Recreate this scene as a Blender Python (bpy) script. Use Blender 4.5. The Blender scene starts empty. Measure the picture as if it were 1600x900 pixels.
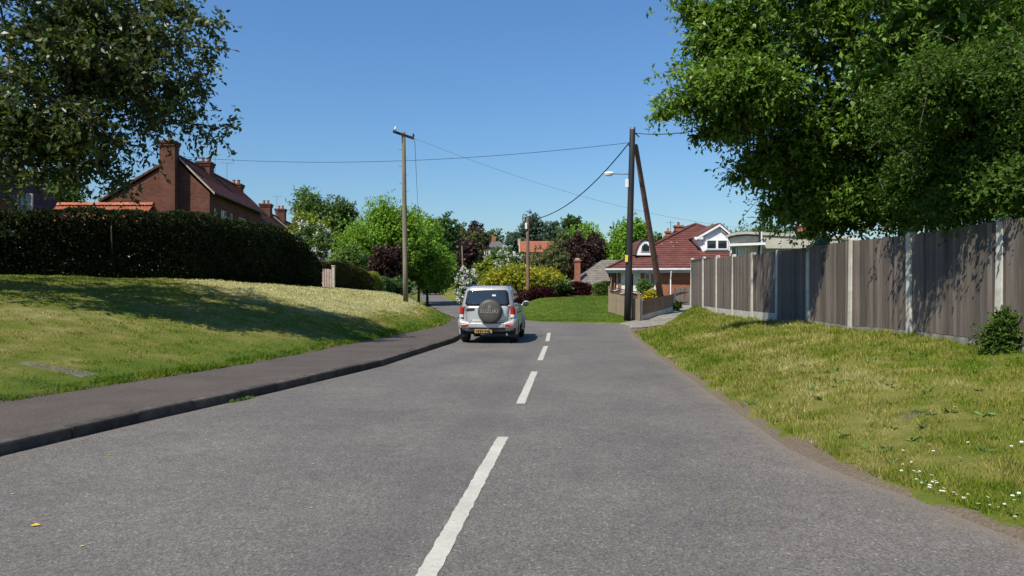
import bpy, bmesh, math, random
import numpy as np
from mathutils import Vector, Matrix

SC = bpy.context.scene
COL = SC.collection
R = math.radians
F = 1090.0            # focal length in photograph pixels (1600 wide)
CAMH = 1.65

# ------------------------------------------------------------------ camera
cam_d = bpy.data.cameras.new('camera'); cam = bpy.data.objects.new('camera', cam_d); COL.objects.link(cam)
cam_d.sensor_width = 36.0; cam_d.lens = 36.0 * F / 1600.0; cam_d.clip_end = 5000; cam_d.clip_start = 0.05
cam.location = (0, 0, CAMH); cam.rotation_euler = (R(90), 0, 0)
SC.camera = cam

# ------------------------------------------------------------------ light
SUN_EL, SUN_AZ = 52.0, 52.0      # azimuth: degrees behind the pure left (-X) direction
sd = Vector((-math.cos(R(SUN_AZ)) * math.cos(R(SUN_EL)), -math.sin(R(SUN_AZ)) * math.cos(R(SUN_EL)), math.sin(R(SUN_EL))))
world = bpy.data.worlds.new('World'); SC.world = world; world.use_nodes = True
wn = world.node_tree
sky = wn.nodes.new('ShaderNodeTexSky'); sky.sky_type = 'NISHITA'; sky.sun_disc = False
sky.sun_elevation = R(SUN_EL); sky.sun_rotation = math.atan2(sd.x, sd.y)
sky.air_density = 1.7; sky.dust_density = 0.0; sky.ozone_density = 10.0; sky.altitude = 0
tint = wn.nodes.new('ShaderNodeMix'); tint.data_type = 'RGBA'; tint.blend_type = 'MULTIPLY'; tint.inputs[0].default_value = 1.0
tint.inputs[7].default_value = (.86, 1.02, 1.22, 1); wn.links.new(sky.outputs[0], tint.inputs[6]); wn.links.new(tint.outputs[2], wn.nodes['Background'].inputs[0])
wn.nodes['Background'].inputs[1].default_value = 0.073
sl = bpy.data.lights.new('sun', 'SUN'); sl.energy = 4.6; sl.angle = R(0.53); sl.color = (1.0, 0.93, 0.80)
so = bpy.data.objects.new('sun', sl); COL.objects.link(so)
so.rotation_euler = sd.to_track_quat('Z', 'Y').to_euler()
SC.view_settings.view_transform = 'Standard'; SC.view_settings.look = 'None'
SC.view_settings.exposure = 0.5; SC.view_settings.gamma = 1.0
SC.render.engine = 'CYCLES'
SC.cycles.max_bounces = 6; SC.cycles.diffuse_bounces = 2; SC.cycles.glossy_bounces = 2
SC.cycles.transmission_bounces = 3; SC.cycles.transparent_max_bounces = 6
SC.cycles.use_denoising = True

# ------------------------------------------------------------------ materials
def lin(h):
    h = h.lstrip('#'); c = [int(h[i:i+2], 16) / 255 for i in (0, 2, 4)]
    return tuple((x / 12.92 if x <= .04045 else ((x + .055) / 1.055) ** 2.4) for x in c)
def c4(c):
    if isinstance(c, str): c = lin(c)
    return (c[0], c[1], c[2], 1.0)
class NT:
    def __init__(s, name):
        s.m = bpy.data.materials.new(name); s.m.use_nodes = True
        s.t = s.m.node_tree; s.b = s.t.nodes['Principled BSDF']; s.out = s.t.nodes['Material Output']
        s.co = None
    def n(s, typ, **kw):
        x = s.t.nodes.new(typ)
        for k, v in kw.items(): setattr(x, k, v)
        return x
    def l(s, a, b): s.t.links.new(a, b)
    def coord(s, kind='Object'):
        if s.co is None: s.co = s.n('ShaderNodeTexCoord')
        return s.co.outputs[kind]
    def noise(s, scale, detail=4, rough=.55, vec=None, stretch=None):
        x = s.n('ShaderNodeTexNoise'); x.inputs['Scale'].default_value = scale
        x.inputs['Detail'].default_value = detail; x.inputs['Roughness'].default_value = rough
        v = vec if vec is not None else s.coord()
        if stretch:
            mp = s.n('ShaderNodeMapping'); mp.inputs['Scale'].default_value = stretch; s.l(v, mp.inputs[0]); v = mp.outputs[0]
        s.l(v, x.inputs['Vector']); return x.outputs['Fac']
    def ramp(s, fac, stops):
        r = s.n('ShaderNodeValToRGB'); e = r.color_ramp.elements
        while len(e) < len(stops): e.new(.5)
        for i, (p, c) in enumerate(stops): e[i].position = p; e[i].color = c4(c)
        s.l(fac, r.inputs[0]); return r.outputs[0]
    def mix(s, fac, a, b, mode='MIX'):
        x = s.n('ShaderNodeMix', data_type='RGBA', blend_type=mode)
        for sock, v in ((x.inputs[0], fac), (x.inputs[6], a), (x.inputs[7], b)):
            if isinstance(v, bpy.types.NodeSocket): s.l(v, sock)
            elif isinstance(v, (int, float)): sock.default_value = v
            else: sock.default_value = c4(v)
        return x.outputs[2]
    def math(s, op, a, b=0.0):
        x = s.n('ShaderNodeMath', operation=op)
        for sock, v in ((x.inputs[0], a), (x.inputs[1], b)):
            if isinstance(v, bpy.types.NodeSocket): s.l(v, sock)
            else: sock.default_value = v
        return x.outputs[0]
    def bump(s, h, strength=.3, dist=.02):
        x = s.n('ShaderNodeBump'); x.inputs['Strength'].default_value = strength; x.inputs['Distance'].default_value = dist
        s.l(h, x.inputs['Height']); s.l(x.outputs[0], s.b.inputs['Normal'])
    def fin(s, color=None, rough=.8, metal=0, spec=None, coat=0):
        if color is not None:
            if isinstance(color, bpy.types.NodeSocket): s.l(color, s.b.inputs['Base Color'])
            else: s.b.inputs['Base Color'].default_value = c4(color)
        if isinstance(rough, bpy.types.NodeSocket): s.l(rough, s.b.inputs['Roughness'])
        else: s.b.inputs['Roughness'].default_value = rough
        s.b.inputs['Metallic'].default_value = metal
        if spec is not None: s.b.inputs['Specular IOR Level'].default_value = spec
        if coat: s.b.inputs['Coat Weight'].default_value = coat; s.b.inputs['Coat Roughness'].default_value = .05
        return s.m

def mottled(name, a, b, scale=3, rough=.8, bump=.2, metal=0, spec=.3, stretch=None, detail=5, dist=.01, per_obj=0, fine=0):
    t = NT(name); f = t.noise(scale, detail, .6, stretch=stretch)
    c = t.ramp(f, [(.3, a), (.7, b)])
    if fine:
        f2 = t.noise(fine, 3, .6); c = t.mix(1.0, c, t.ramp(f2, [(.3, (.72,)*3), (.7, (1.25,)*3)]), 'MULTIPLY')
    if per_obj:
        oi = t.n('ShaderNodeObjectInfo')
        c = t.mix(1.0, c, t.ramp(oi.outputs['Random'], [(0, (1-per_obj,)*3), (1, (1+per_obj,)*3)]), 'MULTIPLY')
    if bump: t.bump(f, bump, dist)
    return t.fin(c, rough, metal, spec)

def leafmat(name, dark, light, trans=None, tw=.28, rough=.5, nscale=.6, spec=.25):
    t = NT(name); t.t.nodes.remove(t.b)
    g = t.n('ShaderNodeNewGeometry'); rnd = g.outputs['Random Per Island']
    f = t.noise(nscale, 3)
    k = t.math('ADD', t.math('MULTIPLY', rnd, .6), t.math('MULTIPLY', f, .5))
    c = t.ramp(k, [(.15, dark), (.85, light)])
    d = t.n('ShaderNodeBsdfPrincipled'); t.l(c, d.inputs['Base Color']); d.inputs['Roughness'].default_value = rough
    d.inputs['Specular IOR Level'].default_value = spec
    tr = t.n('ShaderNodeBsdfTranslucent')
    if trans is None: trans = tuple(min(1, x * 1.6) for x in (lin(light) if isinstance(light, str) else light))
    t.l(t.mix(.5, c, trans), tr.inputs[0])
    mx = t.n('ShaderNodeMixShader'); mx.inputs[0].default_value = tw
    t.l(d.outputs[0], mx.inputs[1]); t.l(tr.outputs[0], mx.inputs[2]); t.l(mx.outputs[0], t.out.inputs[0])
    return t.m

M = {}
def grass_colour(t):
    """patchy sward colour shared by the ground and the blades; straw where the 'dry' attribute is high"""
    a = t.noise(.35, 4, .6); b = t.noise(1.7, 5, .65); d = t.noise(9, 3, .6)
    at = t.n('ShaderNodeAttribute'); at.attribute_name = 'dry'
    k = t.math('ADD', t.math('MULTIPLY', a, .50), t.math('ADD', t.math('MULTIPLY', b, .60), t.math('MULTIPLY', d, .05)))
    k = t.math('ADD', k, t.math('MULTIPLY', at.outputs['Fac'], .42))
    return t.ramp(k, [(.34, (.055, .128, .008)), (.47, (.102, .175, .012)), (.56, (.165, .205, .022)), (.66, (.27, .258, .065)), (.86, (.52, .485, .22))])
t = NT('turf'); gc = grass_colour(t)
at = t.n('ShaderNodeAttribute'); at.attribute_name = 'dirt'
f = t.noise(3.2, 6, .75)
dk = t.ramp(t.math('ADD', at.outputs['Fac'], t.math('MULTIPLY', t.math('SUBTRACT', f, .5), 1.9)), [(.42, (0, 0, 0)), (.58, (1, 1, 1))])
soil = t.ramp(t.noise(40, 4, .7), [(.3, (.105, .082, .058)), (.7, (.21, .168, .122))])
t.bump(t.noise(30, 5, .7), .9, .03)
M['ground'] = t.fin(t.mix(dk, t.mix(.5, gc, (.06, .058, .022)), soil), .95, spec=.1)
t = NT('grass_blade'); gc = grass_colour(t)
g = t.n('ShaderNodeNewGeometry')
gc = t.mix(1.0, gc, t.ramp(g.outputs['Random Per Island'], [(0, (.6, .65, .6)), (1, (1.5, 1.45, 1.5))]), 'MULTIPLY')
t.fin(gc, .6, spec=.15)
tr = t.n('ShaderNodeBsdfTranslucent'); t.l(gc, tr.inputs[0]); mx = t.n('ShaderNodeMixShader'); mx.inputs[0].default_value = .3
t.l(t.b.outputs[0], mx.inputs[1]); t.l(tr.outputs[0], mx.inputs[2]); t.l(mx.outputs[0], t.out.inputs[0])
M['blade'] = t.m

# asphalt: aggregate, wear, faint wheel tracks and a grubby edge read from attributes
t = NT('asphalt')
v = t.n('ShaderNodeTexVoronoi'); v.inputs['Scale'].default_value = 75; t.l(t.coord(), v.inputs['Vector'])
agg = t.ramp(v.outputs['Color'], [(0, (.068, .063, .058)), (.55, (.130, .121, .111)), (.86, (.172, .160, .146)), (1, (.31, .29, .26))])
n1 = t.noise(.5, 5, .6); n2 = t.noise(5, 4, .6); n3 = t.noise(220, 2, .6)
c = t.mix(1, agg, t.ramp(n1, [(.3, (.80, .80, .81)), (.7, (1.18, 1.16, 1.13))]), 'MULTIPLY')
c = t.mix(1, c, t.ramp(n2, [(.3, (.90,)*3), (.7, (1.09,)*3)]), 'MULTIPLY')
c = t.mix(1, c, t.ramp(n3, [(.3, (.7,)*3), (.7, (1.3,)*3)]), 'MULTIPLY')
st = t.ramp(t.noise(1.1, 6, .75), [(.60, (0, 0, 0)), (.72, (1, 1, 1))])
c = t.mix(t.math('MULTIPLY', st, .28), c, (.045, .042, .042))
at = t.n('ShaderNodeAttribute'); at.attribute_name = 'edge'
ek = t.ramp(t.math('ADD', at.outputs['Fac'], t.math('MULTIPLY', t.math('SUBTRACT', t.noise(2.6, 6, .78), .5), 2.0)), [(.35, (0, 0, 0)), (.95, (1, 1, 1))])
c = t.mix(t.math('MULTIPLY', ek, .75), c, t.ramp(n3, [(.3, (.13, .105, .08)), (.7, (.235, .195, .155))]))
trk = t.n('ShaderNodeAttribute'); trk.attribute_name = 'track'
c = t.mix(t.math('MULTIPLY', trk.outputs['Fac'], .35), c, (.075, .072, .072))
t.bump(v.outputs['Distance'], .55, .006)
M['asphalt'] = t.fin(c, .82, spec=.3)
t = NT('pavement_asphalt')
v = t.n('ShaderNodeTexVoronoi'); v.inputs['Scale'].default_value = 110; t.l(t.coord(), v.inputs['Vector'])
c = t.ramp(v.outputs['Color'], [(0, (.052, .043, .038)), (.7, (.092, .076, .066)), (1, (.16, .14, .12))])
c = t.mix(1, c, t.ramp(t.noise(1.3, 5, .65), [(.3, (.82,)*3), (.7, (1.16,)*3)]), 'MULTIPLY')
t.bump(v.outputs['Distance'], .4, .004)
M['pavement'] = t.fin(c, .88, spec=.2)
M['kerb'] = mottled('kerb_concrete_shaded', (.034, .029, .025), (.095, .084, .071), 6, .9, .5, fine=60, per_obj=.3)  # concrete darkened so the kerb face reads as shade
M['gravel'] = mottled('gravel', (.13, .12, .105), (.32, .295, .26), 22, .95, .8, detail=3, fine=3)
M['path'] = mottled('path_concrete', (.28, .25, .22), (.42, .38, .34), 3, .9, .3, fine=40)
t = NT('road_paint'); f = t.noise(28, 5, .7); f2 = t.noise(2.2, 3)
c = t.ramp(f, [(.22, (.15, .14, .13)), (.33, (.40, .385, .33)), (.8, (.54, .525, .455))])
c = t.mix(1, c, t.ramp(f2, [(.3, (.85,)*3), (.7, (1.05,)*3)]), 'MULTIPLY'); t.bump(f, .4, .004)
M['paint'] = t.fin(c, .7, spec=.3)
def boardmat(name, a, b, per=.28):
    t = NT(name); oi = t.n('ShaderNodeObjectInfo')
    add = t.n('ShaderNodeVectorMath', operation='ADD'); t.l(t.coord(), add.inputs[0])
    cmb = t.n('ShaderNodeCombineXYZ'); t.l(t.math('MULTIPLY', oi.outputs['Random'], 50), cmb.inputs[0]); t.l(cmb.outputs[0], add.inputs[1])
    f = t.noise(9, 6, .7, vec=add.outputs[0], stretch=(3, 3, .22))
    g = t.noise(2.0, 4, .6)
    c = t.ramp(f, [(.3, a), (.7, b)])
    c = t.mix(1, c, t.ramp(oi.outputs['Random'], [(0, (1-per,)*3), (1, (1+per,)*3)]), 'MULTIPLY')
    c = t.mix(1, c, t.ramp(g, [(.3, (.85, .87, .9)), (.7, (1.12, 1.08, 1.04))]), 'MULTIPLY')
    t.bump(f, .5, .006); return t.fin(c, .88, spec=.2)
M['board'] = boardmat('weathered_board', (.088, .072, .060), (.185, .158, .136), .36)
M['board_tan'] = boardmat('tan_board', (.20, .155, .10), (.36, .29, .20), .12)
M['board_brown'] = boardmat('brown_board', (.17, .11, .07), (.30, .205, .135), .12)
M['dark_wood'] = mottled('dark_stained_wood', (.03, .025, .02), (.07, .055, .045), 8, .8, .4, stretch=(1, 1, .2))
t = NT('concrete_post'); f = t.noise(5, 5, .65); c = t.ramp(f, [(.28, (.42, .40, .35)), (.7, (.62, .60, .54))])
z = t.noise(1.2, 4, .6, stretch=(1, 1, 3)); c = t.mix(1, c, t.ramp(z, [(.35, (.78, .78, .72)), (.6, (1, 1, 1))]), 'MULTIPLY'); t.bump(f, .3, .006)
M['concrete'] = t.fin(c, .9, spec=.2)
M['old_concrete'] = mottled('mossy_concrete', (.15, .14, .115), (.33, .31, .27), 5, .9, .4, fine=30)
M['wood_pole'] = mottled('pole_wood', (.13, .115, .075), (.25, .22, .15), 7, .85, .5, stretch=(2, 2, .12), fine=30)
M['brown_pole'] = mottled('brown_pole_wood', (.11, .062, .045), (.25, .15, .115), 6, .85, .5, stretch=(2, 2, .15), fine=30)
M['tar_pole'] = mottled('tarred_pole_wood', (.012, .012, .014), (.032, .03, .032), 6, .6, .4, stretch=(2, 2, .15))
M['galv'] = mottled('galvanised_steel', (.25, .26, .27), (.42, .43, .44), 12, .45, .1, metal=.7)
M['dark_metal'] = mottled('dark_metal', (.02, .02, .022), (.05, .05, .055), 10, .5, .1, metal=.4)
M['slab_stone'] = mottled('mossy_slab', (.085, .08, .05), (.15, .14, .10), 5, .9, .4, fine=30)
M['porcelain'] = mottled('porcelain', (.62, .62, .60), (.78, .78, .76), 10, .2, 0, spec=.6)
M['lamp_glass'] = mottled('lamp_bowl', (.55, .52, .42), (.78, .76, .66), 9, .3, 0, spec=.6)
M['cable'] = mottled('cable_sheath', (.02, .022, .027), (.04, .042, .05), 5, .6, 0)
M['yellow_sign'] = mottled('yellow_plate', (.62, .48, .03), (.78, .62, .05), 9, .5, 0)
M['grey_box'] = mottled('grey_box_plastic', (.60, .61, .63), (.74, .75, .77), 8, .5, 0)

def brickmat(name, a, b, mortar, scale=1.0):
    t = NT(name); br = t.n('ShaderNodeTexBrick')
    geo = t.n('ShaderNodeNewGeometry'); sx = t.n('ShaderNodeSeparateXYZ'); t.l(t.coord(), sx.inputs[0])
    nn = t.n('ShaderNodeSeparateXYZ'); t.l(geo.outputs['Normal'], nn.inputs[0])
    k = t.math('GREATER_THAN', t.math('ABSOLUTE', nn.outputs[0]), .7)
    ux = t.n('ShaderNodeMix', data_type='FLOAT'); t.l(k, ux.inputs[0]); t.l(sx.outputs[0], ux.inputs[2]); t.l(sx.outputs[1], ux.inputs[3])
    cb = t.n('ShaderNodeCombineXYZ'); t.l(ux.outputs[0], cb.inputs[0]); t.l(sx.outputs[2], cb.inputs[1])
    t.l(cb.outputs[0], br.inputs['Vector'])
    br.inputs['Color1'].default_value = c4(a); br.inputs['Color2'].default_value = c4(b); br.inputs['Mortar'].default_value = c4(mortar)
    br.inputs['Scale'].default_value = scale; br.inputs['Mortar Size'].default_value = .01
    br.inputs['Brick Width'].default_value = .225; br.inputs['Row Height'].default_value = .075
    c = t.mix(1, br.outputs[0], t.ramp(t.noise(.9, 5, .65), [(.3, (.72,)*3), (.7, (1.22,)*3)]), 'MULTIPLY')
    t.bump(br.outputs['Fac'], -.4, .008)
    return t.fin(c, .9, spec=.15)
M['brick_dark'] = brickmat('red_brown_brick', (.10, .036, .024), (.165, .062, .042), (.12, .075, .055))
M['brick_red'] = brickmat('orange_red_brick', (.25, .075, .042), (.34, .115, .062), (.22, .15, .115))
M['brick_buff'] = brickmat('buff_brick', (.30, .235, .15), (.40, .32, .21), (.32, .28, .22))
M['tile_red'] = mottled('clay_roof_tile', (.065, .022, .019), (.125, .042, .034), 2.2, .85, .3, fine=14, per_obj=0)
M['tile_maroon'] = mottled('brown_red_roof_tile', (.085, .030, .025), (.165, .062, .050), 1.6, .85, .3, fine=12)
M['tile_orange'] = mottled('orange_pantile', (.24, .075, .040), (.42, .15, .085), 3, .85, .3, fine=15, per_obj=.2)
M['tile_grey'] = mottled('grey_brown_tile', (.13, .115, .10), (.22, .20, .175), 2, .85, .3, fine=14)
M['slate'] = mottled('slate', (.085, .08, .085), (.15, .14, .145), 2, .7, .2, fine=10)
M['lichen'] = mottled('pale_roof_slab', (.38, .28, .22), (.55, .44, .36), 4, .8, .2)
M['white'] = mottled('white_paint', (.70, .70, .69), (.82, .82, .81), 3, .45, .05)
M['cream'] = mottled('cream_render', (.38, .36, .31), (.50, .475, .41), 2, .7, .1)
M['gutter'] = mottled('grey_gutter', (.42, .44, .47), (.58, .60, .63), 3, .5, .05)
M['fascia_dark'] = mottled('dark_grey_fascia', (.07, .075, .07), (.13, .135, .125), 3, .6, .1)
M['curtain'] = mottled('curtain_cloth', (.62, .58, .50), (.78, .75, .68), 6, .9, .2, stretch=(6, 6, .3))
M['tarp'] = mottled('black_sheeting', (.016, .014, .02), (.04, .036, .05), 4, .45, .8, spec=.4)
M['stone'] = mottled('pale_stone', (.30, .27, .21), (.48, .44, .36), 3, .9, .5, fine=20)
M['pink'] = mottled('pink_painted_wood', (.30, .20, .18), (.46, .36, .33), 5, .8, .2)
t = NT('window_glass'); t.fin((.02, .026, .034), .04, spec=.8); M['glass'] = t.m
f = t.noise(3, 2); t.bump(f, .04, .01)
M['bark'] = mottled('bark', (.05, .04, .03), (.12, .10, .08), 9, .95, .7, stretch=(2, 2, .4), fine=40)
M['twig'] = mottled('twig_bark', (.045, .035, .028), (.09, .075, .06), 9, .95, .3)

LF = dict(
 left=leafmat('leaf_cherry', (.022, .042, .010), (.105, .14, .030), (.16, .21, .03), .22, .42, spec=.4),
 right=leafmat('leaf_apple', (.020, .055, .006), (.17, .29, .034), (.26, .44, .04), .30, .45, spec=.35),
 dark=leafmat('leaf_thorn', (.014, .036, .006), (.085, .155, .022), (.13, .25, .025), .26, .6, spec=.12),
 hedge=leafmat('leaf_privet_shaded', (.007, .015, .005), (.034, .050, .014), (.08, .11, .02), .15, .6, spec=.15),  # leaf colour darkened to stand in for the big tree's shade
 hedge2=leafmat('leaf_beech_hedge', (.030, .034, .010), (.13, .12, .030), (.14, .13, .03), .2, .6, spec=.15),
 bright=leafmat('leaf_sycamore', (.060, .14, .014), (.24, .42, .045), (.35, .55, .05), .32, .5, spec=.2),
 lime=leafmat('leaf_lime', (.11, .15, .016), (.28, .34, .045), (.3, .36, .04), .3, .5, spec=.2),
 mid=leafmat('leaf_mid', (.045, .090, .022), (.15, .24, .055), (.16, .26, .05), .28, .55, spec=.2),
 deep=leafmat('leaf_deep', (.030, .070, .022), (.10, .18, .05), (.1, .19, .05), .25, .55, spec=.2),
 blue=leafmat('leaf_haze_tinted', (.050, .085, .060), (.095, .15, .10), (.13, .21, .12), .25, .6, spec=.15),  # bluish cast of distance haze put into the leaf colour
 copper=leafmat('leaf_copper', (.020, .011, .011), (.066, .034, .030), (.12, .035, .03), .2, .5, spec=.25),
 olive=leafmat('leaf_olive', (.075, .085, .032), (.15, .16, .06), (.2, .22, .07), .25, .6, spec=.15),
 yellow=leafmat('leaf_laburnum', (.16, .17, .015), (.48, .43, .03), (.5, .48, .05), .3, .6, spec=.15),
 white=leafmat('blossom_white', (.38, .40, .33), (.78, .79, .74), (.8, .8, .74), .3, .7, spec=.1),
 gold=leafmat('leaf_gold', (.30, .23, .02), (.62, .45, .03), (.6, .5, .05), .3, .6, spec=.15),
 red=leafmat('leaf_berberis', (.022, .007, .008), (.058, .015, .014), (.10, .025, .02), .2, .5, spec=.2),
 shrub=leafmat('leaf_shrub', (.035, .075, .018), (.13, .22, .045), (.16, .28, .05), .28, .5, spec=.3))

# ------------------------------------------------------------------ mesh helpers
class MB:
    def __init__(s): s.v = []; s.f = []
    def add(s, vs, fs):
        o = len(s.v); s.v += [tuple(p) for p in vs]; s.f += [tuple(i + o for i in f) for f in fs]; return s
    def box(s, c, d, rz=0, rx=0, ry=0, taper=None):
        hx, hy, hz = d[0]/2, d[1]/2, d[2]/2
        m = Matrix.Rotation(rz, 3, 'Z') @ Matrix.Rotation(ry, 3, 'Y') @ Matrix.Rotation(rx, 3, 'X')
        vs = []
        for z in (-1, 1):
            k = (taper if (taper and z > 0) else 1)
            for x, y in ((-1, -1), (1, -1), (1, 1), (-1, 1)): vs.append(Vector(c) + m @ Vector((x*hx*k, y*hy*k, z*hz)))
        return s.add(vs, [(0, 3, 2, 1), (4, 5, 6, 7), (0, 1, 5, 4), (1, 2, 6, 5), (2, 3, 7, 6), (3, 0, 4, 7)])
    def slab(s, quad, th):
        """four corners given counter-clockwise seen from outside, thickness inwards"""
        q = [Vector(p) for p in quad]; n = (q[1]-q[0]).cross(q[3]-q[0])
        if n.length < 1e-9: n = (q[2]-q[1]).cross(q[0]-q[1])
        n.normalize(); k = len(q); vs = q + [p - n*th for p in q]
        fs = [tuple(range(k)), tuple(range(2*k-1, k-1, -1))] + [(i, i+k, (i+1) % k + k, (i+1) % k) for i in range(k)]
        return s.add(vs, fs)
    def tube(s, pts, rad, n=8, cap=True):
        pts = [Vector(p) for p in pts]
        if not hasattr(rad, '__len__'): rad = [rad]*len(pts)
        o = len(s.v); up = None
        for i, p in enumerate(pts):
            d = (pts[min(i+1, len(pts)-1)] - pts[max(i-1, 0)]).normalized()
            if up is None: up = d.orthogonal().normalized()
            up = (up - d*up.dot(d))
            up = up.normalized() if up.length > 1e-6 else d.orthogonal().normalized()
            w = d.cross(up)
            for k in range(n):
                a = 2*math.pi*k/n; s.v.append(tuple(p + (up*math.cos(a) + w*math.sin(a))*rad[i]))
        for i in range(len(pts)-1):
            for k in range(n):
                a = o+i*n+k; b = o+i*n+(k+1) % n; s.f.append((a, b, b+n, a+n))
        if cap:
            s.f.append(tuple(o+k for k in range(n-1, -1, -1))); e = o+(len(pts)-1)*n; s.f.append(tuple(e+k for k in range(n)))
        return s
    def ell(s, c, r, seg=10, rings=7):
        vs = []; fs = []
        for i in range(rings+1):
            th = math.pi*i/rings
            for k in range(seg):
                a = 2*math.pi*k/seg; vs.append((c[0]+r[0]*math.sin(th)*math.cos(a), c[1]+r[1]*math.sin(th)*math.sin(a), c[2]+r[2]*math.cos(th)))
        for i in range(rings):
            for k in range(seg): fs.append((i*seg+k, (i+1)*seg+k, (i+1)*seg+(k+1) % seg, i*seg+(k+1) % seg))
        return s.add(vs, fs)
    def lathe(s, c, prof, axis='Z', n=20):
        """prof: list of (radius, height along axis)"""
        vs = []; fs = []
        for r, h in prof:
            for k in range(n):
                a = 2*math.pi*k/n; x, y = r*math.cos(a), r*math.sin(a)
                p = {'Z': (x, y, h), 'Y': (x, h, y), 'X': (h, x, y)}[axis]
                vs.append((c[0]+p[0], c[1]+p[1], c[2]+p[2]))
        for i in range(len(prof)-1):
            for k in range(n): fs.append((i*n+k, i*n+(k+1) % n, (i+1)*n+(k+1) % n, (i+1)*n+k))
        fs.append(tuple(range(n-1, -1, -1))); fs.append(tuple(len(vs)-n+k for k in range(n)))
        return s.add(vs, fs)
    def prism(s, poly, d):
        """poly: list of 3D points (planar), extruded by vector d"""
        k = len(poly); d = Vector(d); a = [Vector(p) for p in poly]; b = [p+d for p in a]
        return s.add(a+b, [tuple(range(k-1, -1, -1)), tuple(range(k, 2*k))] + [(i, (i+1) % k, (i+1) % k+k, i+k) for i in range(k)])
    def build(s, name, mat, parent=None, smooth=False, bevel=0, origin=None, fixn=True):
        o0 = Vector(origin) if origin is not None else (world_loc(parent) if parent is not None else Vector((0, 0, 0)))
        me = bpy.data.meshes.new(name); me.from_pydata([(p[0]-o0.x, p[1]-o0.y, p[2]-o0.z) for p in s.v], [], s.f)
        if fixn:
            bm = bmesh.new(); bm.from_mesh(me); bmesh.ops.recalc_face_normals(bm, faces=bm.faces); bm.to_mesh(me); bm.free()
        me.materials.append(M[mat] if isinstance(mat, str) else mat)
        if smooth: me.polygons.foreach_set('use_smooth', [True]*len(me.polygons))
        ob = bpy.data.objects.new(name, me); COL.objects.link(ob)
        if parent is not None:
            ob.parent = parent; ob.location = o0 - world_loc(parent)
        else: ob.location = o0
        if bevel:
            b = ob.modifiers.new('bevel', 'BEVEL'); b.width = bevel; b.segments = 2; b.limit_method = 'ANGLE'; b.angle_limit = R(35)
        return ob
def world_loc(o):
    p = Vector((0, 0, 0))
    while o is not None: p += o.location; o = o.parent
    return p
def tag(o, label=None, cat=None, group=None, kind=None):
    if label: o['label'] = label
    if cat: o['category'] = cat
    if group: o['group'] = group
    if kind: o['kind'] = kind
    return o
def empty(name, loc, label=None, cat=None, group=None, kind=None):
    o = bpy.data.objects.new(name, None); COL.objects.link(o); o.location = loc; o.empty_display_size = .3
    return tag(o, label, cat, group, kind)
def npmesh(name, V, Fq, mat, parent=None, smooth=False, attrs=None, k=4):
    """fast mesh from numpy arrays: V (n,3), Fq (m,k)"""
    me = bpy.data.meshes.new(name); V = np.asarray(V, np.float32); Fq = np.asarray(Fq, np.int32)
    o0 = np.array(world_loc(parent), np.float32) if parent is not None else np.zeros(3, np.float32)
    me.vertices.add(len(V)); me.vertices.foreach_set('co', (V - o0).ravel())
    m = len(Fq); me.loops.add(m*k); me.loops.foreach_set('vertex_index', Fq.ravel())
    me.polygons.add(m); me.polygons.foreach_set('loop_start', np.arange(m, dtype=np.int32)*k)
    if smooth: me.polygons.foreach_set('use_smooth', np.ones(m, bool))
    if attrs:
        for a, arr in attrs.items():
            at = me.attributes.new(a, 'FLOAT', 'POINT'); at.data.foreach_set('value', np.asarray(arr, np.float32))
    me.update(calc_edges=True); me.materials.append(M[mat] if isinstance(mat, str) else mat)
    ob = bpy.data.objects.new(name, me); COL.objects.link(ob)
    if parent is not None: ob.parent = parent
    return ob
def gridmesh(name, X, Y, Z, mat, attrs=None, smooth=True):
    r, c = X.shape; V = np.stack([X, Y, Z], -1).reshape(-1, 3)
    i = np.arange(r*c).reshape(r, c)
    Fq = np.stack([i[:-1, :-1], i[:-1, 1:], i[1:, 1:], i[1:, :-1]], -1).reshape(-1, 4)
    return npmesh(name, V, Fq, mat, smooth=smooth, attrs={k: v.ravel() for k, v in (attrs or {}).items()})

# ------------------------------------------------------------------ plan of the place (metres; x right, y ahead)
I = np.interp
def xl(y): return I(y, [-8, 0, 4, 6.86, 8.37, 10.6, 14.6, 21.2, 26, 30, 35, 38, 47, 60, 72, 100, 138], [-7.2, -6.2, -5.6, -5.03, -4.62, -3.9, -2.78, -1.75, -1.6, -1.9, -2.5, -3.0, -4.7, -6.8, -9, -13.6, -19])
def xr(y): return I(y, [-8, 0, 3, 4.55, 5.45, 6.3, 7.2, 9, 12.85, 16.35, 21.2, 25.7, 28, 30.5, 31.8, 33, 34, 36, 40, 47, 60, 72, 100, 138], [3.9, 3.75, 3.5, 3.38, 3.2, 2.95, 2.87, 3.0, 3.3, 3.5, 3.95, 4.4, 4.8, 5.2, 5.0, 3.6, 1.6, .5, -.1, -1.1, -3.6, -5.9, -10.2, -15.4])
def xc(y): return I(y, [-4, 4, 7.72, 9.94, 13.7, 15.9, 19.8, 21.7, 25.7, 30, 35], [-1.3, -.49, -.1, .12, .44, .64, .96, 1.1, 1.37, 1.2, -.6])
def pe(y): return I(y, [-8, 0, 5, 9.2, 11.1, 14.1, 22.2, 26.9, 30, 34, 38, 41, 47, 60, 72, 100], [-10.2, -9.2, -8, -6.75, -6.15, -5.2, -3.75, -2.95, -2.75, -2.95, -3.55, -4.2, -5.6, -7.7, -10, -14.6])
def hl(y): return I(y, [-8, 5, 14, 20, 24, 30, 36, 44, 55, 72, 100], [-26, -25, -20.5, -14.9, -11.2, -8.5, -9.2, -8.4, -9.8, -13.5, -19])
def hz(y): return I(y, [-8, 5, 14, 20, 24, 30, 36, 44, 55, 72, 100], [2.2, 2.2, 2.15, 2.02, 1.93, 1.68, 1.60, 1.45, 1.15, .9, .5])
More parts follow.
